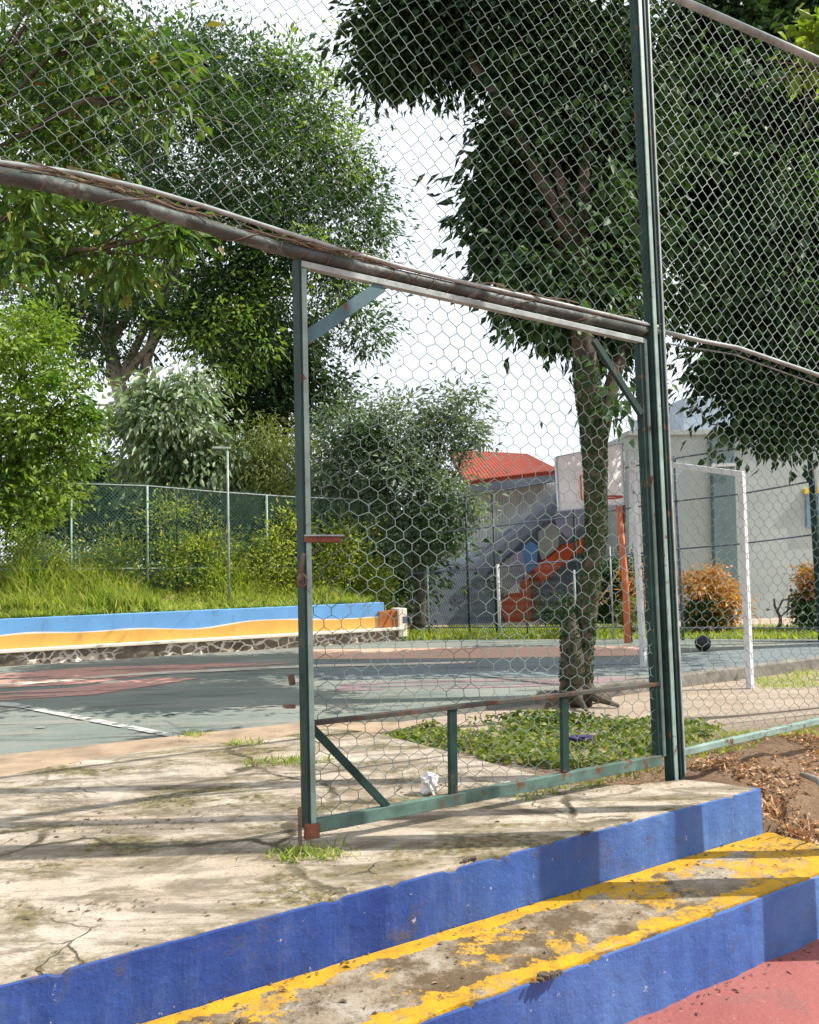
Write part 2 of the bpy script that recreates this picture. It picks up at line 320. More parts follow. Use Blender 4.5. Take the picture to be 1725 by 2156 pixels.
LF = {
 'bright': m_leaf('leaf_bright', [(0, (.035, .10, .014)), (.5, (.10, .20, .025)), (1, (.24, .33, .05))], .42),
 'lime': m_leaf('leaf_lime', [(0, (.05, .12, .014)), (.5, (.12, .20, .022)), (1, (.24, .31, .045))], .42),
 'mid': m_leaf('leaf_mid', [(0, (.014, .045, .020)), (.55, (.032, .078, .030)), (1, (.075, .145, .045))], .34),
 'dark': m_leaf('leaf_dark', [(0, (.012, .034, .017)), (.6, (.026, .062, .028)), (1, (.065, .12, .038))], .16),
 'grey': m_leaf('leaf_greygreen', [(0, (.06, .11, .075)), (.5, (.12, .18, .12)), (1, (.24, .30, .20))], .3),
 'silver': m_leaf('leaf_silver', [(0, (.05, .11, .04)), (.5, (.14, .22, .11)), (1, (.32, .38, .24))], .3, .35),
 'olive': m_leaf('leaf_olive', [(0, (.07, .11, .02)), (.5, (.13, .17, .035)), (1, (.22, .25, .07))], .35),
 'croton': m_leaf('leaf_croton', [(0, (.06, .11, .02)), (.2, (.20, .13, .03)), (.36, (.42, .17, .05)), (.8, (.58, .28, .07)), (1, (.62, .42, .12))], .3),
 'grass': m_leaf('grass_blade', [(0, (.12, .22, .035)), (.5, (.28, .36, .06)), (.8, (.42, .44, .11)), (1, (.50, .42, .20))], .55),
 'near': m_leaf('leaf_near', [(0, (.022, .07, .016)), (.5, (.055, .12, .022)), (.9, (.15, .24, .035)), (1, (.24, .13, .05))], .38),
 'crumb': m_leaf('dirt_crumb', [(0, (.07, .05, .03)), (.7, (.16, .11, .065)), (1, (.30, .21, .13))], .02),
 'weed': m_leaf('leaf_weed', [(0, (.05, .10, .02)), (.45, (.12, .19, .03)), (.8, (.24, .27, .06)), (1, (.34, .28, .13))], .35),
 'litter': m_leaf('dry_leaf', [(0, (.10, .045, .025)), (.35, (.30, .14, .07)), (.7, (.50, .28, .15)), (1, (.66, .47, .29))], .1),
}
# ------------------------------------------------------------------ foliage builders
def leaf_cards(C, L, W, dirv, nrm, fold=.25):
    """folded rhombic leaves: C centres (n,3), L/W arrays, dir + normal unit arrays -> V,F (tris)"""
    n = len(C); side = np.cross(dirv, nrm); side /= np.linalg.norm(side, axis=1, keepdims=True)+1e-9
    nn = np.cross(side, dirv); L = L[:, None]; W = W[:, None]
    base = C-dirv*L*.5; tip = C+dirv*L*.5-nn*L*.10
    mid = C+dirv*L*-.08; l = mid+side*W*.5+nn*W*fold; r = mid-side*W*.5+nn*W*fold
    V = np.stack([base, l, tip, r], 1).reshape(-1, 3); i = np.arange(n)*4
    F = np.stack([np.stack([i, i+1, i+2], 1), np.stack([i, i+2, i+3], 1)], 1).reshape(-1, 3)
    return V, F
def unit(v): return v/(np.linalg.norm(v, axis=1, keepdims=True)+1e-9)
def cloud(blobs, n, L, W, sig=.22, droop=.2, shell=.45, ncl=None, up=.6, flat=.7):
    """blobs: (centre, (rx,ry,rz)); leaves gathered in twig clumps spread through each blob"""
    vol = np.array([b[1][0]*b[1][2] for b in blobs]); cnt = (n*vol/vol.sum()).astype(int)+1
    Vs = []; Fs = []; k = 0
    for (c, r), m in zip(blobs, cnt):
        c = np.array(c); r = np.array(r)
        q = ncl or max(6, int(m/55)); u = unit(rng.normal(size=(q, 3))); rr = (shell+(1-shell)*rng.random(q)**.6)*(1+.18*rng.normal(size=q)); rr = np.clip(rr, .1, 1.25)
        cc = c+u*r*rr[:, None]; sg = sig*(.5+rng.random(q))
        id_ = rng.integers(0, q, m); off = rng.normal(size=(m, 3))*np.array([1, 1, flat]); P = cc[id_]+off*sg[id_][:, None]
        dv = unit(unit(off)+u[id_]*.5+rng.normal(size=(m, 3))*.35+np.array([0, 0, -droop*2]))
        nm = unit(rng.normal(size=(m, 3))*.65+np.array([0, 0, up])+u[id_]*.3)
        g = (.7+.6*rng.random(q))[id_]; l = L*g*(.5+.8*rng.random(m)); w = W*g*(.5+.9*rng.random(m))
        V, F = leaf_cards(P, l, w, dv, nm); Vs.append(V); Fs.append(F+k); k += len(V)
    return np.vstack(Vs), np.vstack(Fs)
def blob(x, y, r, Y, ry=None, rz=None):   # a crown lobe: centre seen at (x,y), r in picture units, at depth Y
    R = r*Y/FPX; return (at(x, y, Y), (R, ry or R*.9, rz or R))
def branchy(mb, base, top, r0, targets, r1=.018, bend=.12):
    base = np.array(base, float); top = np.array(top, float); n = 7; pts = []; rad = []
    for i in range(n):
        f = i/(n-1); p = base*(1-f)+top*f+np.array([math.sin(f*5)*bend, math.cos(f*4)*bend-bend, 0])*f*(1-f)*2; pts.append(p); rad.append(r0*(1-.5*f)*(1.35 if i == 0 else 1))
    mb.tube(pts, rad, 9)
    for k, t in enumerate(targets):
        t = np.array(t); s = pts[3+k % 4]; q = []; 
        for i in range(6):
            f = i/5; q.append(s*(1-f)+t*f+np.array([0, 0, 1])*math.sin(f*math.pi)*.12*np.linalg.norm(t-s)+rng.normal(size=3)*.05*(f > 0))
        mb.tube(q, [r0*.42*(1-f/5)+r1*f/5 for f in range(6)], 6)
        for j in range(4):
            e = t+rng.normal(size=3)*min(.35, .2*np.linalg.norm(t-s)); mb.tube([q[4], (q[5]+e)/2+rng.normal(size=3)*.03, e], [r1*.6, r1*.4, r1*.2], 5)
def tree(name, label, cat, base, top, r0, blobs, n, L, W, leaf, bark='bark', group=None, trunk_pts=None, extra=None, nt=6, **kw):
    root = empty(name, base, label, cat, group)
    mb = MB()
    if trunk_pts is not None: mb.tube(trunk_pts[0], trunk_pts[1], 12)
    tg = [b[0] for b in blobs][:nt]
    branchy(mb, base, top, r0, tg) if trunk_pts is None else [mb.tube([trunk_pts[0][-1], (np.array(trunk_pts[0][-1])+t)/2+np.array([0, 0, .2]), t], [trunk_pts[1][-1]*.7, .05, .02], 7) for t in tg]
    mb.build('trunk', MT[bark], root, smooth=True)
    V, F = cloud(blobs, n, L, W, **kw)
    fast_mesh('crown', V, F, LF[leaf], root)
    if extra:
        V, F = cloud(extra[0], extra[1], L, W, **{k: v for k, v in kw.items() if k != 'ncl'}); c = fast_mesh('crown', V, F, LF[extra[2]], root)
        c['label'] = 'lighter yellow-green leaf clusters'
    return root
# ------------------------------------------------------------------ ground levels
Zc, Zs = -.12, -.2                                  # court level, sand level
PE = gz(1593, 1660, 0); PL = gz(350, 1981, 0)       # outer edge of the upper slab
SD = (PE-PL); SD /= np.linalg.norm(SD); SN = np.array([-SD[1], SD[0], 0.])   # along the steps, inwards
def Sp(u, v, z): return PE+SD*u+SN*v+np.array([0, 0, z])                     # u<0 to the left
W0 = gz(0, 1400, Zc); W1 = gz(835, 1347, Zc); WD = W1-W0; WL = np.linalg.norm(WD); WD /= WL; WN = np.array([-WD[1], WD[0], 0.])
def Wp(u, v, z): return W0+WD*u+WN*v+np.array([0, 0, z-Zc])
def smooth(a, b, x): t = np.clip((x-a)/(b-a), 0, 1); return t*t*(3-2*t)
def terrain(x, y):
    P = np.stack([x, y], -1)
    t = (P-O[:2])@N_[:2]; s = (P-O[:2])@D_[:2]
    u = (P-PE[:2])@SD[:2]; v = (P-PE[:2])@SN[:2]
    wu = (P-W0[:2])@WD[:2]; wv = (P-W0[:2])@WN[:2]
    z = -.05-.15*smooth(.4, 1.7, t)
    z = z-.24*smooth(.5, -.35, v)*smooth(-.1, .2, u)-.2*smooth(-.3, -1.2, v)*smooth(-.1, .2, u)         # falls towards the lower red court right of the steps
    bump = (np.sin(x*7.1+y*3)*np.sin(y*6.3-x*2)*.5+np.sin(x*15+1)*np.sin(y*13.7))*.018*smooth(0, .25, u)*smooth(.9, .2, t)
    z = z+bump+.05*np.exp(-((u-.55)**2+(v-.25)**2)/.05)+.05*np.exp(-((u-.9)**2+(v-.6)**2)/.06)
    lim = .08; under = smooth(lim, lim-.06, u)*smooth(.1, .03, v); z = z*(1-under)-.65*under
    under2 = smooth(.05, .0, u)*smooth(-.01, .03, v)*smooth(.25, .1, t); z = z-under2*.1
    bank = smooth(.2, .4, wv)*smooth(WL+.3, WL-.25, wu)
    zb = .42+.30*smooth(.1, 1.6, wv)+.9*smooth(2.5, 16, wv)
    z = z*(1-bank)+zb*bank
    return z
def build_ground():
    ax = np.concatenate([np.linspace(-400, -12, 24)[:-1], np.linspace(-12, 12, 240), np.linspace(12, 400, 24)[1:]])
    ay = np.concatenate([np.linspace(-60, -2, 12)[:-1], np.linspace(-2, 7, 150), np.linspace(7, 20, 80)[1:], np.linspace(20, 600, 24)[1:]])
    X, Y = np.meshgrid(ax, ay); Z = terrain(X, Y)
    court = ((np.stack([X, Y], -1)-O[:2])@N_[:2])
    V = np.stack([X, Y, Z], -1).reshape(-1, 3); nx = len(ax); ny = len(ay)
    i = (np.arange(ny-1)[:, None]*nx+np.arange(nx-1)[None, :]).ravel()
    F = np.stack([i, i+1, i+1+nx, i+nx], 1)
    fast_mesh('soil_ground', V, F, MT['soil'], kind='structure', smooth=True)
build_ground()
# green court slab: near edge is parallel to the fence
ce0 = gz(0, 1602, Zc); ce1 = gz(1430, 1425, Zc); CD = ce1-ce0; CD[2] = 0; CL = np.linalg.norm(CD); CD /= CL; CN = np.array([-CD[1], CD[0], 0.])
def Cp(u, v, z): return ce0+CD*u+CN*v+np.array([0, 0, z-Zc])
g_far = [gz(-1500, 1480, Zc), gz(0, 1404, Zc), gz(830, 1350, Zc), gz(900, 1348, Zc), gz(1300, 1344, Zc), gz(1725, 1336, Zc), gz(2600, 1315, Zc)]
poly = [Cp(-9, 0, Zc), Cp(CL+6, 0, Zc)]+g_far[::-1]
mb = MB(); mb.prism([p-np.array([0, 0, .3]) for p in poly], (0, 0, .3)); mb.build('green_court', MT['green_court'], kind='structure')
mb = MB(); mb.bar(Cp(4.05, -.05, -.165), Cp(CL+6, -.05, -.165), .16, .12); mb.build('court_kerb', m_plain('kerb', (.20, .18, .155), .45, 6, .9, bump=.5), bevel=.01, kind='structure')
def sheet(name, pts, z, mat): MB().add([gz(x, y, z) for x, y in pts], [list(range(len(pts)))[::-1]]).build(name, mat, kind='structure')
zc = Zc+.004
sheet('court_paint', [(640, 1388), (640, 1368), (900, 1364), (1345, 1360), (1345, 1380), (1000, 1386)], zc, MT['peach'])
sheet('court_paint', [(-80, 1452), (-80, 1425), (200, 1404), (480, 1396), (620, 1396), (400, 1410), (180, 1440)], zc, MT['pink'])
sheet('court_paint', [(-80, 1480), (-80, 1462), (150, 1448), (330, 1426), (420, 1428), (200, 1462)], zc, MT['pink'])
sheet('court_paint', [(640, 1432), (640, 1392), (1345, 1386), (1725, 1352), (1725, 1390), (1345, 1422), (900, 1428)], zc, MT['blue_grey'])
sheet('court_paint', [(700, 1456), (720, 1440), (900, 1432), (1330, 1424), (1330, 1436), (1100, 1446)], zc, MT['mauve'])
zc = Zc+.008
sheet('court_line', [(0, 1486), (0, 1478), (30, 1479), (384, 1548), (378, 1555), (30, 1488)], zc, MT['white_line'])
sheet('court_line', [(-80, 1452), (-80, 1447), (300, 1416), (640, 1400), (1000, 1392), (1000, 1396), (640, 1405), (300, 1421)], zc, MT['cream_line'])
sheet('court_line', [(-80, 1545), (-80, 1542), (200, 1521), (420, 1494), (620, 1482), (620, 1484), (420, 1496), (200, 1524)], zc, worn('faded_line', (.30, .32, .29), .52, 4, (1, 1, 1)))
# upper concrete slab
pv = [Sp(0, 0, 0), gz(1500, 1646, 0), gz(1440, 1641, 0), gz(1330, 1652, 0), gz(1200, 1650, 0), gz(1080, 1618, 0), gz(930, 1578, 0), gz(800, 1545, 0), gz(700, 1530, 0),
      gz(560, 1556, 0), gz(400, 1568, 0), gz(200, 1596, 0), gz(0, 1634, 0), gz(-600, 1760, 0), gz(-1500, 1900, 0), Sp(-5.0, 0, 0)]
mb = MB(); mb.prism([p-np.array([0, 0, .5]) for p in pv], (0, 0, .5)); mb.build('concrete_pavement', MT['concrete'], kind='structure', bevel=.006)
# muddy rim between slab and court
MB().add([gz(x, y, -.03) for x, y in [(-600, 1800), (-600, 1690), (0, 1590), (620, 1522), (900, 1520), (700, 1570), (0, 1700)]], [list(range(7))[::-1]]).build('dirt_strip', m_plain('dirt_strip', (.30, .22, .15), .35, 5, .95, bump=.5), kind='structure')
# lower red court
q = [Sp(-6, -.4, 0), Sp(9, -.4, 0), Sp(9, -9, 0), Sp(-6, -9, 0)]
MB().add([np.array([p[0], p[1], -.405]) for p in q], [(0, 3, 2, 1)]).build('red_court', MT['red'], kind='structure')
# ------------------------------------------------------------------ the two steps
t0 = -((gz(888, 2151, -.185)-PE)@SN); t1 = -((gz(1612, 1876, -.185)-PE)@SN); TW = (t0+t1)/2
steps = empty('concrete_steps', Sp(-1.5, -TW, -.405), 'two worn concrete steps with blue painted risers and a peeling yellow tread', 'steps')
steps_rot = math.atan2(SD[1], SD[0])
def riser(name, u0, u1, v, z0, z1, th):
    n = 300; mb = MB(); us = np.linspace(u0, u1, n); chips = np.clip(np.sin(us*31+np.sin(us*7)*3)*np.sin(us*13.7+1)+rng.normal(size=n)*.25-.6, 0, .4)*.03
    V = []
    for i, u in enumerate(us):
        j = .004*math.sin(u*19)+.002*math.sin(u*53)+.001*random.random(); chip = float(chips[i])+.0015*random.random()
        V += [Sp(u, v-th+j, z0), Sp(u, v-th+j*.5, z1-.004-chip), Sp(u, v, z1-.003-chip), Sp(u, v, z0)]
    F = [(4*i+a, 4*i+4+a, 4*i+4+(a+1) % 4, 4*i+(a+1) % 4) for i in range(n-1) for a in range(4)]+[(3, 2, 1, 0), (4*n-4, 4*n-3, 4*n-2, 4*n-1)]
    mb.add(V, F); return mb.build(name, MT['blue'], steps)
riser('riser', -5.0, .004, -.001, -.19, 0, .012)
# blue return on the slab's right end
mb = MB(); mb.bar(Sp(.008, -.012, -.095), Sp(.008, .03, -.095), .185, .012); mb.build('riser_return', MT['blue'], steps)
me = MB(); L = 5.05
n = 70
top = []
for i in range(n+1):
    u = -5.0+i*L/n; top.append(u)
V = []
for u in top:
    j = .005*math.sin(u*23)+.003*math.sin(u*61)
    k_ = 0; V += [(u+k_, 0+j, 0), (u+k_/2, TW/2, .004*math.sin(u*9)), (u, TW-.014, 0), (u+k_, 0, -.3), (u, TW-.014, -.3)]
F = []
for i in range(n):
    a = 5*i; b = a+5; F += [(a, b, b+1, a+1), (a+1, b+1, b+2, a+2), (a+3, b+3, b, a), (a+2, b+2, b+4, a+4)]
F += [(0, 1, 2, 4, 3), (5*n+3, 5*n+4, 5*n+2, 5*n+1, 5*n)]
mm = bpy.data.meshes.new('tread'); mm.from_pydata(V, [], F); mm.materials.append(MT['tread']); to = bpy.data.objects.new('tread', mm); SC.collection.objects.link(to)
to.parent = steps; to.location = Vector(Sp(0, -TW, -.185).tolist())-steps.location; to.rotation_euler = (0, 0, steps_rot)
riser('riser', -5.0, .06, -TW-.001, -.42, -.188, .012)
# chips lying on edges: broken concrete bites along the nosing
for x, y, z, r, lab in ((985, 1815, 0, .022, 'small dark crumbled chips on the upper step edge below the gate'), (1158, 2066, -.185, .035, 'dark crumbled bite in the edge of the yellow lower step'), (1240, 1757, 0, .018, 'dark crumbled chips on the upper step edge where a shadow band crosses')):
    p = gz(x, y, z); mb = MB()
    for k in range(9):
        c = p+SD*random.uniform(-1.6, 1.6)*r+SN*random.uniform(-.1, .8)*r+np.array([0, 0, .002]); h = r*random.uniform(.15, .5); n_ = 6
        P = [c+np.array([math.cos(q)*h*random.uniform(.6, 1.2), math.sin(q)*h*random.uniform(.6, 1.2), 0]) for q in np.linspace(0, 5.2, n_)]; mb.prism(P, (random.uniform(-.2, .2)*h, random.uniform(-.2, .2)*h, h*.8))
    mb.build('concrete_chip', m_plain('chip', (.09, .07, .05), .5, 30, .95), label=lab, cat='rubble', group='dark crumbled chips along the step edges')
# ------------------------------------------------------------------ wire netting (hexagonal, twisted joints)
def hexnet(polyf, w, h, s0, s1, z0, z1, tw=.02, jit=.0025, bulge=.008, ph=0.0):
    """edges of hexagonal netting in fence coordinates kept where polyf(s,z) holds"""
    rows = int((z1-z0)/(h/2))+2; cols = int((s1-s0)/w)+2; P = {}; E = []
    def pt(i, j, e):                                  # twist j of row i, e=0 lower end, 1 upper end
        k = (i, j, e)
        if k not in P:
            s = s0+(j+(.5 if i % 2 else 0))*w; z = z0+i*h/2+(tw/2 if e else -tw/2)
            g = (i*7919+j*104729) % 1000/1000; g2 = (i*613+j*3571) % 997/997
            P[k] = (s+(g-.5)*jit*2+.011*math.sin(z*3.3+s0+j*.21+ph), z+(g2-.5)*jit*2+.012*math.sin(s*2.9+z*1.7+ph), bulge*math.sin(s*2.3+ph)*math.sin(z*3.1)+(.0015 if e else -.0015))
        return P[k]
    A = []; B = []
    for i in range(rows):
        for j in range(cols):
            a = pt(i, j, 0); b = pt(i, j, 1); A.append(a); B.append(b)
            jj = (j-1, j) if i % 2 == 0 else (j, j+1)
            for q in jj: A.append(b); B.append(pt(i+1, q, 0))
    A = np.array(A); B = np.array(B); m = (A+B)/2
    k = polyf(m[:, 0], m[:, 1]); return A[k], B[k]
def wires(A, B, r, flip=False):
    A = np.asarray(A); B = np.asarray(B); d = unit(B-A); u = unit(np.cross(d, np.array([.3, .5, .81]))); v = np.cross(d, u)
    V = []
    for P in (A-d*r*.4, B+d*r*.4):
        for k in range(4):
            a = math.pi/2*k+.6; V.append(P+r*(math.cos(a)*u+math.sin(a)*v))
    V = np.stack(V, 1).reshape(-1, 3); i = np.arange(len(A))*8
    F = np.concatenate([np.stack([i+k, i+(k+1) % 4, i+4+(k+1) % 4, i+4+k], 1) for k in range(4)])
    return V, F
def to3(P, o=0.): P = np.asarray(P); return O+P[:, :1]*D_+np.array([0, 0, 1])*P[:, 1:2]+N_*(P[:, 2:3]+o)
# ------------------------------------------------------------------ fence around the gate
fence = empty('chain_link_fence', Fp(1.82, 0), 'tall green wire netting fence with a rusty top beam over the open gateway', 'fence')
def beam_z(s): return np.interp(s, BS, BZ)
bp = [fx(x, y) for x, y in [(-60, 358), (0, 370), (120, 392), (250, 424), (400, 468), (600, 528), (860, 588), (1100, 642), (1385, 703)]]
bp = [(bp[0][0]-1.4, bp[0][1]+.06)]+bp
BS = [p[0] for p in bp]; BZ = [p[1] for p in bp]
mb = MB(); mb.tube([Fp(s, z+.004, -.0) for s, z in bp], [.028]*4+[.024]*6, 14); mb.build('top_beam', MT['beam'], fence, smooth=True)
cp = [fx(x, y, -.02) for x, y in [(-60, 338), (0, 342), (150, 362), (300, 396), (430, 434), (560, 476), (700, 520), (860, 566), (1000, 600), (1200, 644), (1385, 688)]]
mb = MB(); mb.tube([Fp(s, z, -.02) for s, z in cp], .009, 8); mb.build('cable', MT['galv'], fence, smooth=True); mb = MB(); mb.tube([Fp(s-.01, z-.03, .012) for s, z in cp], .006, 6); mb.build('cable', MT['vine'], fence, smooth=True); mb = MB()
pts = []; a = 0; u_ = BS[0]
while u_ < 1.75:          # one wire wound unevenly round the beam
    st_w = .012 if math.sin(u_*3.7)+math.sin(u_*9.1+2) > .2 else .05
    pts.append(Fp(u_, beam_z(u_)+.0285*math.cos(a)+.004, .0285*math.sin(a))); a += .75; u_ += st_w*random.uniform(.5, 1.4)
mb.tube(pts, .0018, 5)
mb.build('binding_wire', MT['rusty'], fence, smooth=True)
# dry vine bits lying along the beam
mb = MB()
for a, b, n in ((-1.0, -.35, 60), (-.02, .35, 45), (-.2, .1, 15), (.6, 1.75, 45)):
    for k in range(n):
        s = random.uniform(a, b); z = beam_z(s)+random.uniform(.02, .062); l = random.uniform(.05, .20)
        zz = beam_z(s+l)+random.uniform(.02, .06); o1, o2 = random.uniform(-.035, .03), random.uniform(-.035, .03)
        mb.tube([Fp(s, z, o1), Fp(s+l/2, (z+zz)/2+random.uniform(-.012, .014), (o1+o2)/2), Fp(s+l, zz, o2)], random.uniform(.0012, .0034), 5)
tag(mb.build('vine_scraps', [MT['vine']], fence), 'dry brown vine scraps caught on the beam', kind='stuff')
# posts
zt = 5.2
S1a, _ = fx(1372, 1500); S2a, _ = fx(1420, 1500)
mb = MB(); mb.bar(Fp(S2a-.045, -.1, -.01), Fp(S2a-.045, zt, -.01), .044, .044, D_); mb.build('post', MT['green_paint'], fence, bevel=.004)
mb = MB(); mb.bar(Fp(S2a-.045, -.1, -.038), Fp(S2a-.045, zt, -.038), .02, .006, D_); mb.build('post_highlight_strip', MT['pale_and_lit_green'], fence)  # pale strip standing in for the post's sunlit front face
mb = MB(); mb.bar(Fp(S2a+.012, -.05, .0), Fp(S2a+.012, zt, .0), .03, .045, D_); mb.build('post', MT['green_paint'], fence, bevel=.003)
mb = MB(); mb.bar(Fp(S2a+.024, -.0, -.026), Fp(S2a+.024, zt, -.026), .009, .006, D_); mb.build('post_highlight_strip', MT['galv'], fence)  # bright strip standing in for the highlight down the post
# right rails
s0, z0 = fx(1385, 697); s1, z1 = fx(1725, 792); s2, z2 = fx(1550, 733)
def ext(a, b, k): return (b[0]+(b[0]-a[0])*k, b[1]+(b[1]-a[1])*k)
e = ext((s2, z2), (s1, z1), 1.2)
mb = MB(); mb.tube([Fp(s0, z0, -.01), Fp((s0+s2)/2, (z0+z2)/2-.006, -.01), Fp(s2, z2, -.01), Fp(s1, z1, -.01), Fp(e[0], e[1], -.01)], .011, 10); mb.tube([Fp(s0, z0-.05, .01), Fp(s2, z2-.03, .01), Fp(s1, z1-.045, .01), Fp(e[0], e[1]-.03, .01)], .004, 6)
mb.build('middle_rail', MT['galv'], fence, smooth=True)
a = fx(1432, 1585); b = fx(1725, 1518); e = ext(a, b, .8)
mb = MB(); mb.bar(Fp(a[0], a[1]), Fp(e[0], e[1]), .03, .03, np.array([0, 0, 1.])); mb.build('bottom_rail', MT['pale_and_lit_green'], fence, bevel=.003)
a = fx(1483, 0); b = fx(1668, 119); zr = (a[1]+b[1])/2; Z_TOP = zr
print('top rail', a, b)
mb = MB(); mb.tube([Fp(S2a, zr), Fp(5.6, zr-.02)], .02, 10); mb.build('top_rail', MT['galv'], fence, smooth=True)
mb = MB(); mb.bar(Fp(5.6, -.1), Fp(5.6, zr+.05), .05, .05, D_); mb.build('post', MT['green_paint'], fence)
mb = MB(); mb.bar(Fp(-3.4, -.1), Fp(-3.4, zt), .06, .06, D_); mb.build('post', MT['green_paint'], fence)
mb = MB(); mb.tube([Fp(-3.4, zt-.1), Fp(S2a, zt-.1)], .02, 10); mb.build('top_rail', MT['galv'], fence, smooth=True)
WR = .00135
A, B = hexnet(lambda s, z: (z > beam_z(s)+.02) & (s < S2a-.05) & (z < zt-.1), .075, .083, -3.0, S2a, 2.0, zt-.1, ph=.3, tw=.012)
V, F = wires(to3(A), to3(B), WR); fast_mesh('upper_netting', V, F, MT['wire'], fence)
A, B = hexnet(lambda s, z: (s > S2a+.02) & (z > np.interp(s, [S2a, s1], [z0, z1])) & (z < zr), .075, .083, S2a-.05, 5.5, 1.8, zr, ph=1.3, tw=.012)
V, F = wires(to3(A, .005), to3(B, .005), WR*1.2); fast_mesh('right_netting', V, F, m_plain('pale_wire', (.27, .34, .31), .5, 3, .5), fence)
A, B = hexnet(lambda s, z: (s > S2a+.02) & (z < np.interp(s, [S2a, s1], [z0, z1])) & (z > .10), .075, .083, S2a-.05, 5.5, .0, 2.2, ph=2.1)
V, F = wires(to3(A, .005), to3(B, .005), WR); fast_mesh('lower_netting', V, F, MT['wire'], fence)
# ------------------------------------------------------------------ the gate leaf
gate = empty('wire_gate', Fp(0.0, 0.0), 'closed green steel gate leaf covered in hexagonal wire netting', 'gate')
def gbar(name, x0, y0, x1, y1, w, d, mat, o=0., **kw):
    a = fx(x0, y0, o); b = fx(x1, y1, o); mb = MB(); mb.bar(Fp(a[0], a[1], o), Fp(b[0], b[1], o), w, d, np.array([0, 0, 1.]) if abs(x1-x0) > abs(y1-y0) else D_)
    return mb.build(name, mat, gate, bevel=.002, **kw)
GP = MT['green_paint']; PG = MT['pale_and_lit_green']
# left stile: deep dark flange and a narrow pale strip painted as its sunlit front
sl, ztop = fx(631, 540); _, zb = fx(640, 1752)
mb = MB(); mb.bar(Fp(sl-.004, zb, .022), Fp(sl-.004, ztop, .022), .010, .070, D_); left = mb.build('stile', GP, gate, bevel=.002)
mb = MB(); mb.bar(Fp(sl+.010, zb, -.013), Fp(sl+.010, ztop-.05, -.013), .019, .012, D_); mb.build('stile_lit_strip', PG, gate, bevel=.002)
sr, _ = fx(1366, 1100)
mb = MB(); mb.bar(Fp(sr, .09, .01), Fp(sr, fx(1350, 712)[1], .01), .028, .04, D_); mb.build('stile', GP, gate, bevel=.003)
mb = MB(); mb.bar(Fp(sr+.020, .09, -.012), Fp(sr+.020, fx(1350, 716)[1], -.012), .012, .01, D_); mb.build('stile_lit_strip', PG, gate)  # right stile: lit front painted as a pale strip
gbar('top_rail', 632, 557, 1354, 719, .024, .03, MT['galv'])
gbar('mid_rail', 660, 1522, 1385, 1440, .017, .03, m_plain('dark_rusty', (.06, .06, .05), .6, 6, .7, rust=.35))
gbar('bottom_rail', 652, 1741, 1390, 1600, .046, .03, m_plain('worn_green', (.085, .145, .12), .5, 9, .5, rust=.3))
gbar('gusset', 636, 718, 804, 602, .05, .006, m_plain('teal', (.07, .14, .155), .3, 9, .5, rust=.1), -.004)
gbar('corner_brace', 1250, 716, 1350, 872, .03, .02, GP)
gbar('diagonal_brace', 655, 1530, 815, 1698, .028, .02, GP)
gbar('upright', 952, 1490, 954, 1672, .035, .02, GP); gbar('upright', 1187, 1455, 1190, 1625, .035, .02, GP)
gbar('corner_plate', 642, 1752, 672, 1748, .05, .02, MT['rust'], -.02)
gbar('drop_bolt', 631, 1700, 632, 1792, .012, .012, MT['rusty'], -.015)
mb = MB(); a = fx(640, 1136, -.01); b = fx(714, 1136, -.01); mb.bar(Fp(a[0], a[1], -.01), Fp(b[0], b[1], -.01), .02, .04, np.array([0, 0, 1.])); sb = mb.build('slide_bolt', MT['rust'], gate, bevel=.003)
mb = MB(); mb.bar(Fp(a[0], a[1]+.014, -.012), Fp(b[0]+.01, b[1]+.014, -.012), .006, .05, np.array([0, 0, 1.])); mb.build('bolt_cover', MT['galv'], gate)
a = fx(640, 1165, -.03); b = fx(630, 1232, -.03)
mb = MB(); mb.tube([Fp(a[0], a[1], -.03), Fp(a[0]-.012, (a[1]+b[1])/2, -.035), Fp(b[0], b[1], -.03)], .007, 8)
c = fx(636, 1222, -.03); mb.tube([Fp(c[0]+.016*math.cos(q), c[1]+.022*math.sin(q), -.035) for q in np.linspace(0, 2*math.pi, 13)], .004, 6); mb.build('latch_chain', MT['rusty'], gate, smooth=True)
gbar('hinge_stub', 598, 1487, 620, 1487, .014, .03, MT['rusty'], .05); gbar('hinge_stub', 612, 1420, 616, 1442, .02, .02, MT['rusty'], .05)
gb = fx(660, 1741)[1]
zlo = lambda s: np.interp(s, [0, 1.8], [fx(652, 1741)[1]+.01, fx(1390, 1600)[1]+.01]); zhi = lambda s: np.interp(s, [0, 1.8], [fx(632, 556)[1], fx(1354, 718)[1]])
A, B = hexnet(lambda s, z: (s > sl+.03) & (s < sr) & (z > zlo(s)) & (z < zhi(s)), .075, .098, .0, 1.85, .03, 2.15, tw=.026, jit=.004, bulge=.014, ph=.7)
V, F = wires(to3(A, .01), to3(B, .01), WR*1.05); fast_mesh('netting', V, F, MT['wire'], gate)
# poles whose shadows cross the steps (they stand on the lower court right of the picture)
for (x, y, r, lab) in ((1460, 1700, .04, 'slim green court pole standing farther from the steps'), (1258, 1763, .078, 'stout green court pole standing nearest the steps')):
    p = gz(x, y, 0); b = np.array([2.25, p[1], -.45]); root = empty('court_pole', b, lab, 'pole', 'poles beside the red court')
    mb = MB(); mb.tube([b, b+np.array([0, 0, 7.2])], r, 16); mb.build('shaft', GP, root, smooth=True)
    mb = MB(); mb.tube([b, b+np.array([0, 0, .07])], r*2.2, 16); mb.build('footing', MT['concrete'], root)
    mb = MB(); mb.tube([b+np.array([0, 0, 7.2]), b+np.array([0, 0, 7.26])], [r*1.2, r*.3], 16); mb.build('cap', MT['galv'], root)
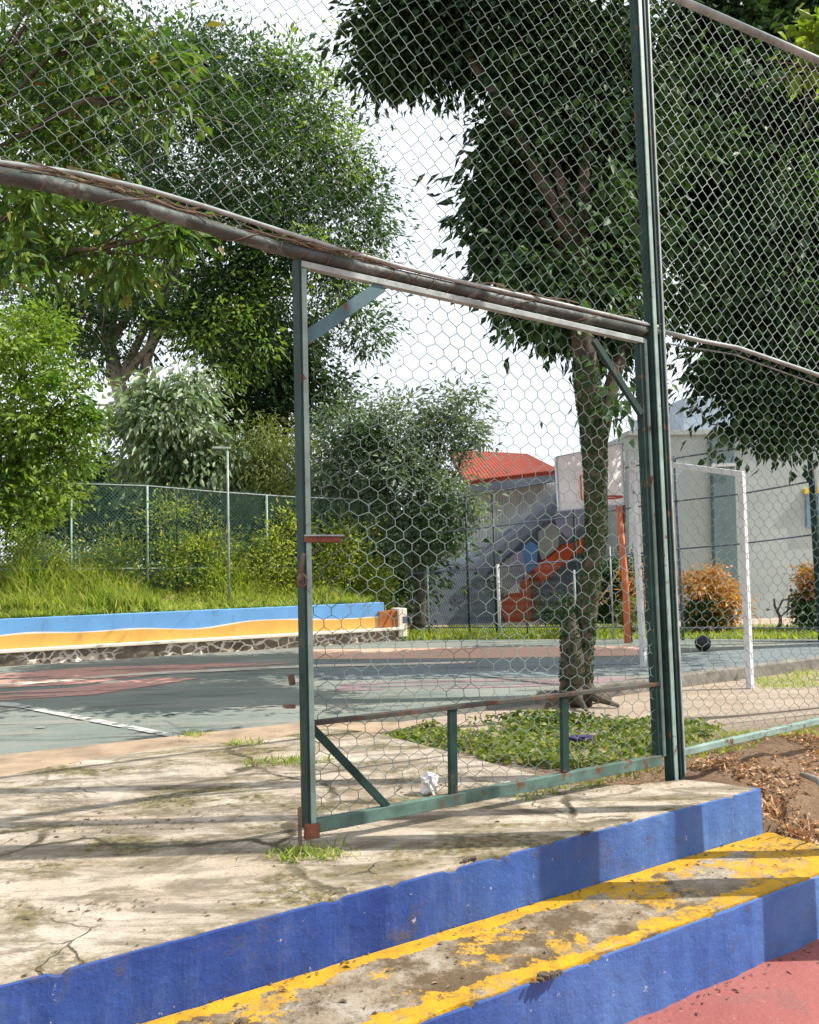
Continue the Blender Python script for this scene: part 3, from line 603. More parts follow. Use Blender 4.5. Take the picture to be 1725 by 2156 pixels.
# ------------------------------------------------------------------ mural wall on its stone base
wall = empty('mural_wall', Wp(0, .1, Zc), 'low wall painted sky blue over wavy orange on a white-mortared stone base', 'wall')
uL = -3.0
def wz(x, y, v=0.):      # sight line met with the wall face -> (u, z)
    r = ray(x, y); P = W0+WN*v; t = ((P-CAM)@WN)/(r@WN); p = CAM+r*t; return (p-W0)@WD, p[2]
u_, zled = wz(0, 1356); u2, zled2 = wz(800, 1333); zl = (zled+zled2)/2; _, ztw = wz(0, 1300); _, ztw2 = wz(812, 1272); ztop_w = (ztw+ztw2)/2
print('wall', zled, zled2, ztw, ztw2)
def wbox(name, u0, u1, v0, v1, z0, z1, mat, **kw):
    mb = MB(); mb.hexa([Wp(u0, v0, z0), Wp(u1, v0, z0), Wp(u1, v1, z0), Wp(u0, v1, z0), Wp(u0, v0, z1), Wp(u1, v0, z1), Wp(u1, v1, z1), Wp(u0, v1, z1)]); return mb.build(name, mat, wall, **kw)
n = 90; mb = MB(); V = []; us = np.linspace(uL, WL, n); zs = np.linspace(-.45, zl-.045, 5)
for u in us:
    for z in zs: V.append(Wp(u, rng.normal()*.018, z))
mb.add(V, [(5*i+k, 5*i+5+k, 5*i+6+k, 5*i+1+k) for i in range(n-1) for k in range(4)]); mb.hexa([Wp(uL, .04, -.45), Wp(WL, .04, -.45), Wp(WL, .3, -.45), Wp(uL, .3, -.45), Wp(uL, .04, zl-.045), Wp(WL, .04, zl-.045), Wp(WL, .3, zl-.045), Wp(uL, .3, zl-.045)])
mb.build('stone_base', MT['stone'], wall)
wbox('ledge', uL, WL+.1, -.06, .3, zl-.044, zl, MT['cream'], bevel=.008)
u_be, _ = wz(812, 1300); u_br, _ = wz(832, 1300)
wbox('painted_wall', uL, u_be, .05, .26, zl+.001, ztop_w, MT['mural_blue'], bevel=.008)
n = 120; us = np.linspace(uL, u_be, n)
def wave(u): return zl+(.118+.02*math.sin(u*1.9)+.012*math.sin(u*3.7+1)+.035*math.exp(-((u-3.1)/.5)**2)+.0*u)*(ztop_w-zl)/.3
def band(name, f0, f1, v, mat):
    V = [];
    for u in us: V += [Wp(u, v, f0(u)), Wp(u, v, f1(u)), Wp(u, .051, f1(u)), Wp(u, .051, f0(u))]
    F = [(4*i+a, 4*i+4+a, 4*i+4+(a+1) % 4, 4*i+(a+1) % 4) for i in range(n-1) for a in range(4)]; MB().add(V, F).build(name, mat, wall)
band('orange_wave', lambda u: zl+.003, wave, .047, MT['mural_orange']); band('cream_wave', lambda u: wave(u)+.0005, lambda u: wave(u)+.018+.006*math.sin(u*5), .048, MT['cream'])
wbox('brown_end_block', u_be-.1, u_br+.05, .02, .27, zl+.002, zl+(ztop_w-zl)*.66, MT['brown'], bevel=.008)
uw, _ = wz(856, 1300); wbox('white_end_block', u_br+.052, uw, -.03, .28, zl-.15, zl+(ztop_w-zl)*.74, MT['cream'], bevel=.01)
wbox('drain_slot', (u_br+uw)/2+.02, (u_br+uw)/2+.09, -.034, -.031, zl+.06, zl+.16, MT['slate_dark'])
# ------------------------------------------------------------------ fence on the bank
BO = 1.2
def bz(x, y): r = ray(x, y); P = W0+WN*BO; t = ((P-CAM)@WN)/(r@WN); p = CAM+r*t; return (p-W0)@WD, p[2]
def Bp(u, z, o=0): return Wp(u, BO+o, z)
bf = empty('bank_fence', Bp(2, .7), 'weathered green mesh fence on the grassy bank behind the mural wall', 'fence')
tops = [bz(x, y) for x, y in ((150, 1018), (310, 1023), (460, 1036), (612, 1046), (776, 1053))]; tops = [(-1.5, tops[0][1]+.03)]+tops
mb = MB(); mb.tube([Bp(u, z) for u, z in tops], .011, 8); mb.build('top_rail', MT['galv'], bf, smooth=True)
mb = MB(); mb.tube([Bp(*bz(x, y)) for x, y in ((-100, 1198), (300, 1197), (820, 1194))], .012, 8); mb.build('bottom_rail', MT['galv'], bf, smooth=True)
for x, y in ((310, 1023), (561, 1042), (776, 1053), (150, 1018)):
    u, z = bz(x, y); mb = MB(); mb.tube([Bp(u, .5, -.01), Bp(u, z, -.01)], .018, 8); mb.build('post', MT['pale_and_lit_green'], bf, smooth=True)
for u in (tops[2][0]*.5+tops[3][0]*.5-.1, (tops[3][0]+tops[4][0])/2-.9):
    mb = MB(); mb.tube([Bp(u, .6, .01), Bp(u, np.interp(u, [t[0] for t in tops], [t[1] for t in tops]), .01)], .014, 8); mb.build('post', MT['green_paint'], bf, smooth=True)
tu = [t[0] for t in tops]; tz = [t[1] for t in tops]; A = []; B = []
c = .055
for sgn in (1, -1):
    for k in np.arange(-3, tu[-1]+3, c):
        prev = None
        for z in np.arange(.6, 2.4, c):
            u = k+sgn*(z-.6)
            if -1.5 < u < tu[-1] and z < np.interp(u, tu, tz): 
                A.append(Bp(u, z)); B.append(Bp(u+sgn*c, z+c))
V, F = wires(np.array(A), np.array(B), .004); fast_mesh('mesh_panel', V, F, MT['far_mesh'], bf)
# slim pole with a crossbar in front of that fence
u, zt_ = bz(461, 958); pr = empty('net_pole', Wp(u, .5, .5), 'slim pale pole with a short crossbar rising above the bank fence', 'pole')
mb = MB(); mb.tube([Wp(u, .5, .40), Wp(u, .5, zt_)], .017, 8); mb.build('shaft', MT['galv'], pr, smooth=True)
mb = MB(); mb.bar(Wp(u-.22, .5, zt_+.01), Wp(u+.05, .5, zt_+.01), .03, .05, np.array([0, 0, 1.])); mb.build('crossbar', MT['galv'], pr)
# ------------------------------------------------------------------ far fence (thin posts and dark wires) behind the court
Q0 = gz(845, 1337, Zc); Q1 = gz(1415, 1348, Zc); Q2 = gz(1712, 1352, Zc)
def qpt(x):
    r = ray(x, 1200); a, b = (Q0, Q1) if x < 1415 else (Q1, Q2); d = b-a; nn = np.array([-d[1], d[0], 0]); t = ((a-CAM)@nn)/(r@nn); return CAM+r*t
def qz(x, y): p = qpt(x); return at(x, y, p[1])
ff = empty('wire_fence', [Q1[0], Q1[1], Zc], 'thin far fence of dark horizontal wires and slim posts behind the court', 'fence')
def wline(pts, r=.012):
    mb = MB(); mb.tube([qz(x, y) for x, y in pts], r, 6); return mb.build('wire', MT['slate_dark'], ff, smooth=True)
wline([(850, 1072), (998, 1043), (1173, 1012), (1415, 966), (1560, 943), (1715, 922)]); wline([(850, 1130), (995, 1114), (1183, 1091), (1415, 1056), (1560, 1040), (1712, 1013)])
wline([(850, 1209), (1000, 1198), (1200, 1181), (1415, 1157), (1550, 1146), (1712, 1126)]); wline([(850, 1322), (1200, 1320), (1415, 1322), (1712, 1322), (1790, 1320)], .009)
wline([(1415, 1350), (1560, 1350), (1712, 1350), (1790, 1350)], .009)
for x, yt, m, r in ((900, 1190, 'galv', .012), (980, 1043, 'green_paint', .018), (1037, 1040, 'green_paint', .016), (1048, 1188, 'white_metal', .024), (1106, 1190, 'rusty', .012), (1206, 1010, 'green_paint', .02), (1209, 1200, 'galv', .018), (1284, 1150, 'galv', .012), (1706, 925, 'green_paint', .05), (1420, 960, 'slate_dark', .022)):
    p = qz(x, yt); b = np.array([p[0], p[1], Zc-.02]); mb = MB(); mb.tube([b, p], r, 8); mb.build('post', MT[m], ff, smooth=True)
# chicken mesh is too fine to read there; a low mesh band is still visible left of the trunk
A = []; B = []
for x in np.arange(855, 1180, 5.):
    for zz in np.arange(Zc, .9, .12):
        a = qpt(x); b = qpt(x+5); a[2] = zz; b[2] = zz+.06; A.append(a.copy()); b2 = b.copy(); B.append(b2); A.append(np.array([a[0], a[1], zz+.12])); B.append(b2)
V, F = wires(np.array(A), np.array(B), .0045); fast_mesh('mesh_panel', V, F, MT['green_paint'], ff)
# ------------------------------------------------------------------ buildings
YB = 17.0
bl = empty('stair_building', at(1040, 1300, YB), 'pale grey building with a red tiled roof and a mural-painted outside staircase', 'building')
def flat(name, pts, Y, mat, th, parent, **kw):      # an upright slab seen at these corners, th deep (away)
    mb = MB(); k = .20 if parent is bl else .12; P = [CAM+ray(x, y)*(Y/(ray(x, y)[1]-k*ray(x, y)[0])) for x, y in pts]; mb.prism(P, (-k*th, th, 0)); return mb.build(name, MT[mat], parent, **kw)
flat('wall', [(848, 1345), (848, 1130), (985, 1024), (1175, 1003), (1345, 995), (1345, 1345)], YB, 'clad', 5, bl)
kq = lambda x, y, Y: CAM+ray(x, y)*(Y/(ray(x, y)[1]-.2*ray(x, y)[0]))
mb = MB(); a, b, c_, d_ = kq(982, 1027, YB-.5), kq(1180, 1003, YB-.5), kq(1112, 967, YB+3.5), kq(945, 958, YB+3.5)
mb.prism([a, b, c_, d_], (0, 0, .09)); rf = mb.build('roof', MT['roof'], bl)
for k in range(26):      # rolls of the tiles
    pass
mb = MB()
for k in range(27):
    f = (k+.5)/27; mb.tube([a*(1-f)+b*f+np.array([0, 0, .10]), d_*(1-f)+c_*f+np.array([0, 0, .10])], .055, 6)
mb.build('tile_rolls', MT['roof'], rf)
mb = MB(); mb.bar(a+np.array([0, -.02, -.03]), b+np.array([0, -.02, -.03]), .16, .06, np.array([0, 0, 1.])); mb.build('eave_board', MT['slate_dark'], bl)
# corrugated strips in the cladding
mb = MB()
for x in np.arange(1000, 1340, 6.0):
    y0 = np.interp(x, [985, 1175, 1345], [1036, 1016, 1010]); y1 = np.interp(x, [990, 1012, 1173, 1345], [1175, 1165, 1040, 1040])-2
    kk = lambda y: CAM+ray(x, y)*((YB-.02)/(ray(x, y)[1]-.2*ray(x, y)[0]))
    if y1-y0 > 6: mb.bar(kk(y1), kk(y0), .025, .03, np.array([1., 0, 0]))
mb.build('cladding_ribs', MT['white_wall'], bl)
YS = 16.6
st_ = flat('staircase', [(846, 1338), (846, 1208), (930, 1200), (1012, 1172), (1173, 1037), (1240, 1030), (1240, 1118), (1181, 1156), (1064, 1253), (1064, 1338)], YS, 'slate', .25, bl)
flat('mural_patch', [(1030, 1212), (1068, 1178), (1092, 1190), (1100, 1222), (1064, 1250), (1040, 1246)], YS-.012, 'ochre', .01, st_)
flat('mural_patch', [(1062, 1184), (1090, 1160), (1128, 1168), (1116, 1204), (1074, 1238), (1082, 1204)], YS-.016, 'purple', .01, st_)
flat('mural_patch', [(1100, 1152), (1118, 1140), (1133, 1150), (1130, 1194), (1112, 1208), (1104, 1180)], YS-.02, 'mblue', .01, st_)
flat('mural_patch', [(1134, 1120), (1160, 1100), (1178, 1120), (1176, 1152), (1142, 1180), (1134, 1160)], YS-.012, 'ochre', .01, st_)
flat('mural_patch', [(1168, 1076), (1200, 1050), (1238, 1060), (1238, 1100), (1196, 1132), (1172, 1112)], YS-.012, 'purple', .01, st_)
flat('dark_band', [(1000, 1200), (1173, 1045), (1173, 1075), (1020, 1212)], YS-.01, 'slate_dark', .008, st_)  # darker slate strip along the upper edge of the stair flank
mb = MB(); mb.bar(kq(1062, 1256, YS-.02), kq(1184, 1157, YS-.02), .05, .05, np.array([0, 0, 1.])); mb.build('stair_edge', MT['white_wall'], bl)
mb = MB(); mb.bar(kq(1122, 1214, YS-.1), kq(1188, 1158, YS+.1), .32, .4, np.array([0, 0, 1.])); mb.bar(kq(1188, 1160, YS+.1), kq(1250, 1140, YS+.1), .26, .4, np.array([0, 0, 1.])); mb.build('stair_soffit', MT['orange_red'], bl)
flat('orange_door', [(1051, 1272), (1062, 1258), (1098, 1224), (1118, 1218), (1118, 1340), (1066, 1340), (1064, 1304), (1052, 1284)], YS-.06, 'orange_red', .06, bl)
flat('brown_column', [(1116, 1220), (1140, 1210), (1140, 1338), (1116, 1338)], YS+.1, 'rusty', .2, bl)
flat('notice_board', [(1072, 1232), (1094, 1228), (1094, 1248), (1072, 1250)], YS-.1, 'white_metal', .02, bl)
flat('back_wall', [(1140, 1338), (1140, 1190), (1250, 1150), (1250, 1338)], YS+.3, 'slate', .1, bl)
flat('white_panel', [(1245, 1068), (1330, 1064), (1330, 1145), (1248, 1150)], YS+.4, 'white_wall', .2, bl)
flat('grey_lintel', [(1210, 1142), (1345, 1132), (1345, 1150), (1210, 1156)], YS+.2, 'slate', .2, bl)
YG = 15.4
gb_ = empty('grey_building', at(1560, 1330, YG), 'plain grey-green rendered building with a dark painted pillar behind the goal', 'building')
flat('wall', [(1325, 1345), (1325, 912), (1600, 908), (1900, 905), (1900, 1345)], YG, 'grey_wall', 6, gb_)
flat('pillar', [(1510, 1345), (1500, 924), (1546, 922), (1558, 1345)], YG-.12, 'pillar', .13, gb_)
flat('parapet', [(1325, 916), (1325, 906), (1900, 899), (1900, 911)], YG-.06, 'grey_wall', .4, gb_)
flat('sill_band', [(1500, 983), (1500, 976), (1556, 975), (1556, 981)], YG-.16, 'white_metal', .05, gb_)
flat('roof_block', [(1440, 912), (1440, 838), (1640, 828), (1640, 910)], YG+3, 'block_grey', 3, gb_)
flat('skirting', [(1325, 1345), (1325, 1312), (1900, 1308), (1900, 1345)], YG-.04, 'slate_dark', .05, gb_)
flat('window', [(1700, 1110), (1698, 1040), (1760, 1036), (1760, 1108)], YG-.05, 'glass', .05, gb_)
flat('yellow_trim', [(1696, 1040), (1696, 1029), (1762, 1024), (1762, 1035)], YG-.08, 'yellow', .08, gb_)
# ------------------------------------------------------------------ basketball stand
pb = gz(1322, 1354, Zc); YK = pb[1]
bb = empty('basketball_stand', pb, 'white basketball backboard on a peeling orange pole behind the tree trunk', 'basketball stand')
mb = MB(); k1 = at(1302, 1052, YK); mb.tube([pb, at(1318, 1240, YK), k1], .045, 10); mb.tube([k1, at(1290, 1050, YK-.25)], .03, 8); mb.build('pole', MT['orange_pole'], bb, smooth=True)
mb = MB(); mb.tube([at(1330, 1352, YK), at(1316, 1165, YK), at(1313, 950, YK)], .02, 8); mb.build('rear_strut', MT['rusty'], bb, smooth=True)
mb = MB(); c4 = [at(1178, 1076, YK-.75), at(1171, 962, YK-.75), at(1311, 933, YK-.2), at(1315, 1062, YK-.2)]; fwd = np.cross(c4[2]-c4[1], c4[0]-c4[1]); fwd /= np.linalg.norm(fwd)
if fwd[1] < 0: fwd = -fwd
mb.prism(c4, fwd*.04); bd = mb.build('backboard', MT['board'], bb, bevel=.004)
def bq(u, v): return (c4[1]*(1-u)+c4[2]*u)*(1-v)+(c4[0]*(1-u)+c4[3]*u)*v-fwd*.008
mb = MB()
for p, q in (((.33, .42), (.66, .42)), ((.33, .42), (.33, .84)), ((.66, .42), (.66, .84)), ((.33, .84), (.66, .84))): mb.bar(bq(*p), bq(*q), .03, .008, fwd)
mb.build('target_square', MT['orange_pole'], bd)
mb = MB()
for p, q in (((0, 0), (1, 0)), ((0, 1), (1, 1)), ((0, 0), (0, 1)), ((1, 0), (1, 1))): mb.bar(bq(*p), bq(*q), .025, .012, fwd)
mb.build('board_edge', MT['block_grey'], bd)
mb = MB(); rc = bq(.5, .86)-fwd*.26; mb.tube([rc+np.array([math.cos(a)*.2, math.sin(a)*.2, 0]) for a in np.linspace(0, 2*math.pi, 25)], .012, 6); mb.bar(bq(.5, .86), rc+fwd*.2, .03, .04); mb.build('rim', MT['orange_red'], bb, smooth=True)
mb = MB(); mb.bar(at(1240, 1067, YK-.3), at(1316, 1060, YK-.1), .04, .04); mb.build('bracket', MT['slate_dark'], bb)
# ------------------------------------------------------------------ goal
gl0 = gz(1357, 1420, Zs); gr0 = gz(1580, 1450, Zs); gtl = at(1331, 968, gl0[1]); gtr = at(1561, 998, gr0[1])
goal = empty('football_goal', (gl0+gr0)/2, 'white square-tube goal frame standing on sand before the court kerb', 'goal')
for b, t in ((gl0, gtl), (gr0, gtr)): mb = MB(); mb.bar(b, t, .055, .055, np.array([.8, .6, 0])); mb.build('goal_post', MT['white_metal'], goal, bevel=.006)
mb = MB(); mb.bar(gtl, gtr+(gtr-gtl)*.012, .055, .055, np.array([0, 0, 1.])); mb.build('crossbar', MT['white_metal'], goal, bevel=.006)
# thin inner post seen behind the netting
bc = gz(1481, 1371, Zc); r = .095
import bmesh
bm = bmesh.new(); bmesh.ops.create_icosphere(bm, subdivisions=4, radius=r)
for v in bm.verts:
    d = v.co.normalized(); g = min(abs(d.x), abs(d.y), abs(d.z), abs(abs(d.x)-abs(d.y))*.8); v.co *= 1-.035*max(0, 1-g/.04)
me = bpy.data.meshes.new('ball'); bm.to_mesh(me); me.materials.append(MT['black']); me.polygons.foreach_set('use_smooth', [True]*len(me.polygons))
o = bpy.data.objects.new('ball', me); SC.collection.objects.link(o); o.location = (bc+np.array([0, 0, r])).tolist(); tag(o, 'dark scuffed ball lying at the far edge of the court', 'ball')
# ------------------------------------------------------------------ trees
tree('tall_tree', 'tall mid-green tree with airy crown rising behind the bank fence', 'tree', at(330, 1150, 20), at(215, 640, 19.5), .28,
     [blob(520, 170, 105, 19), blob(610, 230, 95, 19), blob(680, 320, 95, 19), blob(420, 150, 90, 19), blob(480, 380, 190, 18.5), blob(690, 460, 130, 18.5), blob(330, 250, 230, 20), blob(610, 610, 130, 19), blob(400, 590, 190, 19), blob(120, 200, 190, 20), blob(130, 540, 190, 20), blob(750, 410, 66, 19), blob(755, 690, 58, 18.5), blob(720, 570, 60, 19), blob(480, 660, 120, 18.5), blob(180, 680, 110, 19)],
     92000, .15, .058, 'mid', bark='pale_bark', sig=.36, shell=.5, ncl=52, extra=([blob(620, 260, 170, 18), blob(660, 560, 110, 17.8), blob(500, 690, 130, 17.6), blob(420, 640, 120, 17.6), blob(740, 350, 70, 18)], 4200, 'bright'), nt=9)
tree('overhanging_tree', 'near tree reaching in from the left with long drooping lime-green leaves', 'tree', np.array([-5.4, 6.4, .0]), np.array([-4.6, 6.2, 3.2]), .035,
     [blob(60, 70, 130, 6.4), blob(240, 60, 120, 6.2), blob(310, 190, 95, 6.2), blob(110, 240, 110, 6.6), blob(30, 440, 80, 6.0), blob(240, 530, 110, 6.6), blob(370, 520, 60, 6.3), blob(90, 510, 90, 6.8), blob(-180, 300, 260, 6.2), blob(20, 560, 50, 5.8), blob(160, 330, 90, 6.7)],
     8200, .13, .042, 'near', droop=.45, sig=.15, up=.35, nt=9, shell=.3)
tree('bushy_tree', 'dense rounded bushy tree with bright yellow-green leaves at the left edge', 'tree', Wp(-.3, 1.0, .55), Wp(-.3, 1.0, 1.8), .12,
     [blob(60, 770, 120, 11.0), blob(130, 850, 78, 10.8), blob(40, 900, 120, 10.9), blob(120, 950, 70, 10.9), blob(50, 1020, 90, 11.2), blob(-60, 800, 150, 11), blob(100, 690, 42, 11), blob(-90, 1000, 150, 11)],
     17000, .10, .045, 'bright', sig=.15, up=.5, shell=.6, extra=([blob(60, 1070, 60, 10.2), blob(160, 1050, 34, 10.3)], 420, 'lime'))
tree('silver_leaf_shrub', 'large shrub with drooping silvery green leaves behind the bank fence', 'shrub', at(350, 1120, 15), at(350, 950, 15), .08,
     [blob(360, 860, 90, 15), blob(400, 930, 85, 14.8), blob(310, 930, 90, 15), blob(360, 990, 85, 15), blob(280, 880, 60, 15.2), blob(420, 810, 45, 15), blob(470, 990, 45, 14.9)],
     6000, .21, .075, 'silver', droop=.6, sig=.22)
tree('feathery_shrub', 'feathery olive-green shrub left of the gate post behind the bank fence', 'shrub', at(560, 1120, 15.2), at(560, 1000, 15.2), .06,
     [blob(540, 950, 70, 15.2), blob(590, 990, 70, 15), blob(510, 1000, 50, 15.3), blob(630, 950, 45, 15.4), blob(560, 1030, 60, 15)], 9000, .12, .022, 'olive', droop=.5, sig=.2)
tree('dark_backing_tree', 'dark shaded evergreen behind the gate post below the tall crown', 'tree', at(600, 1130, 21), at(580, 900, 21), .2,
     [blob(560, 800, 100, 21), blob(640, 860, 90, 21), blob(530, 880, 80, 21), blob(660, 770, 60, 21), blob(620, 730, 60, 21), blob(480, 740, 60, 21)], 9000, .2, .09, 'dark', sig=.38)
tree('grey_green_tree', 'dusty grey-green tree seen through the gate beside the red roof', 'tree', gz(880, 1337, Zc)+np.array([0, .5, 0]), at(880, 1100, 13.9), .11,
     [blob(740, 910, 75, 14.2), blob(830, 920, 80, 14), blob(910, 950, 85, 13.8), blob(965, 860, 50, 13.9), blob(1010, 920, 38, 13.9), blob(760, 1000, 95, 14.2), blob(870, 1040, 100, 13.8), blob(950, 1060, 60, 13.6), blob(700, 1000, 60, 14.5), blob(870, 1140, 60, 13.8), blob(950, 1140, 36, 13.6), blob(800, 1110, 50, 14.2)],
     22000, .10, .042, 'grey', sig=.17, shell=.4, extra=([blob(940, 1110, 60, 13.3), blob(760, 930, 60, 13.7)], 1300, 'mid'))
# the dark tree behind the gate: ivy-grown trunk with a fork
tb = gz(1218, 1478, Zs+.03); YT = tb[1]
tp = [at(1216, 1482, YT), at(1222, 1400, YT), at(1240, 1250, YT), at(1256, 1120, YT), at(1254, 1000, YT), at(1250, 900, YT), at(1236, 800, YT), at(1226, 700, YT), at(1228, 560, YT)]
tree('dark_leafed_tree', 'leaning mossy-trunked tree with a dark crown standing right behind the gate', 'tree', tb, None, .2,
     [blob(935, 40, 122, 7.8), blob(1080, 90, 150, 7.8), blob(1240, 120, 160, 7.6), blob(1080, 300, 58, 7.6), blob(1150, 330, 150, 7.6), blob(1290, 330, 120, 7.8), blob(1052, 430, 58, 7.6), blob(1110, 520, 100, 7.6), blob(1120, 600, 62, 7.4), blob(1230, 560, 120, 7.4), blob(1140, 660, 45, 7.4), blob(1210, 660, 62, 7.4), blob(1290, 720, 50, 7.3), blob(812, 60, 52, 7.9), blob(800, 150, 42, 7.9), blob(880, 130, 50, 7.9), blob(1300, 520, 90, 7.8)],
     43000, .14, .06, 'dark', ncl=48, trunk_pts=(tp, [.125, .10, .088, .086, .094, .112, .112, .095, .07]), sig=.17, nt=9, shell=.15, droop=.45, extra=([blob(1290, 400, 34, 7.0), blob(1300, 860, 22, 6.6), blob(1313, 840, 14, 6.6), blob(1180, 620, 90, 7.0)], 1500, 'mid'))
tr = [o for o in bpy.data.objects if o.name == 'dark_leafed_tree'][0]
mb = MB(); mb.tube([at(1252, 960, YT), at(1275, 860, YT+.1), at(1300, 770, YT+.2), at(1330, 640, YT+.4)], [.09, .075, .06, .04], 9); mb.build('limb', MT['bark'], tr, smooth=True)
sp_ = [at(1210, 1476, YT-.03), at(1206, 1390, YT-.05), at(1200, 1310, YT-.06), at(1190, 1262, YT-.06)]; mb = MB(); mb.tube(sp_, [.12, .10, .075, .03], 9); mb.build('burr', MT['bark'], tr, smooth=True)

# small ivy leaves growing on that trunk
C = []; 
for k in range(4200):
    f = .2+random.random()**.8*6.2; i = int(f); q = f-i; p = tp[i]*(1-q)+tp[i+1]*q; a = random.uniform(0, 2*math.pi); rr = np.interp(f, range(9), [.125, .10, .088, .086, .094, .112, .112, .095, .07])+.002; C.append(np.concatenate([p+rr*np.array([math.cos(a), math.sin(a), 0]), [math.cos(a), math.sin(a)]]))
for k in range(700):
    f = random.random()*2.98; i = int(f); q = f-i; p = sp_[i]*(1-q)+sp_[i+1]*q; a = random.uniform(0, 2*math.pi); rr = np.interp(f, range(4), [.12, .10, .075, .03])+.002; C.append(np.concatenate([p+rr*np.array([math.cos(a), math.sin(a), 0]), [math.cos(a), math.sin(a)]]))
C = np.array(C); nrm = np.stack([C[:, 3], C[:, 4], np.full(len(C), .3)], 1); dv = unit(rng.normal(size=(len(C), 3))*.4+np.array([0, 0, -1.])); dv = unit(dv-nrm*.2)
for k in range(6):
    a = k*1.05+.3; q = [tb+np.array([math.cos(a)*.06, math.sin(a)*.06, .16]), tb+np.array([math.cos(a)*.16, math.sin(a)*.16, .05]), tb+np.array([math.cos(a+.2)*.34, math.sin(a+.2)*.34, -.01])]; mb = MB(); mb.tube(q, [.06, .04, .015], 7); mb.build('root', MT['bark'], tr, smooth=True)
V, F = leaf_cards(C[:, :3], .018+.022*rng.random(len(C)), .014+.014*rng.random(len(C)), dv, unit(nrm)); fast_mesh('creeper', V, F, LF['dark'], tr)
tree('shade_tree', 'big dark-leaved tree filling the upper right behind the netting', 'tree', np.array([8.6, 10.6, -.1]), np.array([7.4, 10.2, 4.4]), .28,
     [blob(1480, 120, 170, 9.8), blob(1640, 260, 180, 9.8), blob(1500, 400, 150, 9.8), blob(1640, 560, 170, 9.6), blob(1520, 620, 80, 9.6), blob(1630, 770, 120, 9.4), blob(1565, 770, 78, 9.5), blob(1700, 820, 120, 9.4), blob(1640, 890, 62, 9.4), blob(1590, 880, 45, 9.4), blob(1400, 250, 110, 10), blob(1420, 480, 80, 10), blob(1430, 640, 48, 9.8), blob(1740, 80, 160, 9.8), blob(1860, 500, 250, 9.8), blob(1600, 30, 120, 10)],
     62000, .155, .07, 'dark', sig=.24, nt=12, shell=.1, droop=.4, extra=([blob(1505, 190, 50, 9.0), blob(1660, 640, 60, 8.8), blob(1590, 170, 35, 8.9), blob(1560, 480, 40, 9), blob(1670, 740, 30, 8.8), blob(1480, 330, 60, 9), blob(1640, 420, 60, 8.9), blob(1570, 650, 50, 8.9), blob(1520, 560, 40, 9)], 2600, 'mid'))
tree('bright_sprig_tree', 'bright green sprigs showing over the top rail at the upper right corner', 'tree', np.array([6.6, 6.4, -.1]), np.array([5.2, 6.2, 4.6]), .1,
     [blob(1712, 95, 30, 5.6), blob(1730, 60, 30, 5.6), blob(1700, 140, 22, 5.6), blob(1740, 140, 30, 5.6)], 240, .13, .055, 'lime', sig=.09, nt=3, up=.9)
tree('background_tree', 'low hedge-like tree behind the bank fence at far left', 'tree', at(250, 1170, 17), at(250, 1080, 17), .08,
     [blob(200, 1080, 90, 17), blob(320, 1090, 90, 17), blob(440, 1100, 90, 17), blob(100, 1060, 90, 17), blob(220, 1010, 50, 17)], 16000, .17, .08, 'dark', sig=.35, group='dark hedge trees behind the bank fence')
tree('background_tree', 'low dark hedge-like tree behind the bank fence right of the gate post', 'tree', at(690, 1170, 17), at(690, 1080, 17), .08,
     [blob(560, 1110, 90, 17), blob(680, 1090, 95, 17), blob(790, 1110, 90, 17), blob(620, 1050, 60, 17.4), blob(740, 1180, 90, 17), blob(840, 1200, 80, 16)], 17000, .17, .08, 'dark', sig=.35, group='dark hedge trees behind the bank fence')
tree('distant_tree', 'distant tree behind the grey building at the far right', 'tree', np.array([12, 22, -.1]), np.array([12, 22, 3.]), .2, [blob(1760, 900, 110, 21), blob(1850, 800, 140, 21)], 3500, .22, .1, 'mid', sig=.4)
for x, y, r, lab, sc in ((1500, 1262, 62, 'round bush with orange and copper young leaves beside the goal post', 1), (1722, 1250, 34, 'reddish-leaved bush at the right edge before the grey building', .8)):
    p = gz(x, 1352, Zc)+np.array([0, 1.2, 0]); Y = p[1]
    tree('copper_leaf_bush', lab, 'bush', p, p+np.array([0, 0, .5]), .03, [blob(x-8, y-20, r*.8, Y), blob(x+18, y+5, r*.75, Y-.1), blob(x-14, y+18, r*.75, Y), blob(x+12, y-35, r*.55, Y), blob(x, y+45, r*.7, Y)], int(4200*sc), .075, .035, 'croton', sig=.09, shell=.7, group='copper-leaved bushes by the grey wall',
         extra=([blob(x-14, y+42, r*.6, Y-.15), blob(x-30, y+20, r*.3, Y-.1)], 1500, 'mid'), nt=2)
for x, y, Yo, leaf, lab, h in ((1232, 1240, 1.2, 'croton', 'small red-flowering shrub half hidden left of the tree trunk', 40), (1206, 1290, .6, 'olive', 'yellow-green garden plant at the foot of the stairs', 45), (1330, 1290, .8, 'olive', 'slender yellow-green plant beside the orange pole', 50), (1345, 1215, 1.6, 'croton', 'tall reddish shrub behind the orange pole', 60)):
    p = gz(x, 1350, Zc)+np.array([0, Yo, 0]); tree('garden_shrub', lab, 'shrub', p, at(x, y, p[1]), .02, [blob(x, y, h*.5, p[1]), blob(x+4, y+h*.8, h*.5, p[1]), blob(x-3, y+h*.3, h*.4, p[1])], 420, .10, .035, leaf, sig=.08)
tree('dark_hedge', 'dark clipped hedge at the foot of the stair building', 'hedge', gz(1300, 1345, Zc)+np.array([0, 1.6, 0]), gz(1300, 1345, Zc)+np.array([0, 1.6, .6]), .03,
     [blob(1250, 1290, 40, 14.6), blob(1300, 1280, 45, 14.6), blob(1340, 1280, 45, 14.6), blob(1290, 1230, 40, 14.6), blob(1330, 1200, 40, 14.6), blob(1180, 1300, 36, 14.8)], 5500, .09, .045, 'dark', sig=.13)
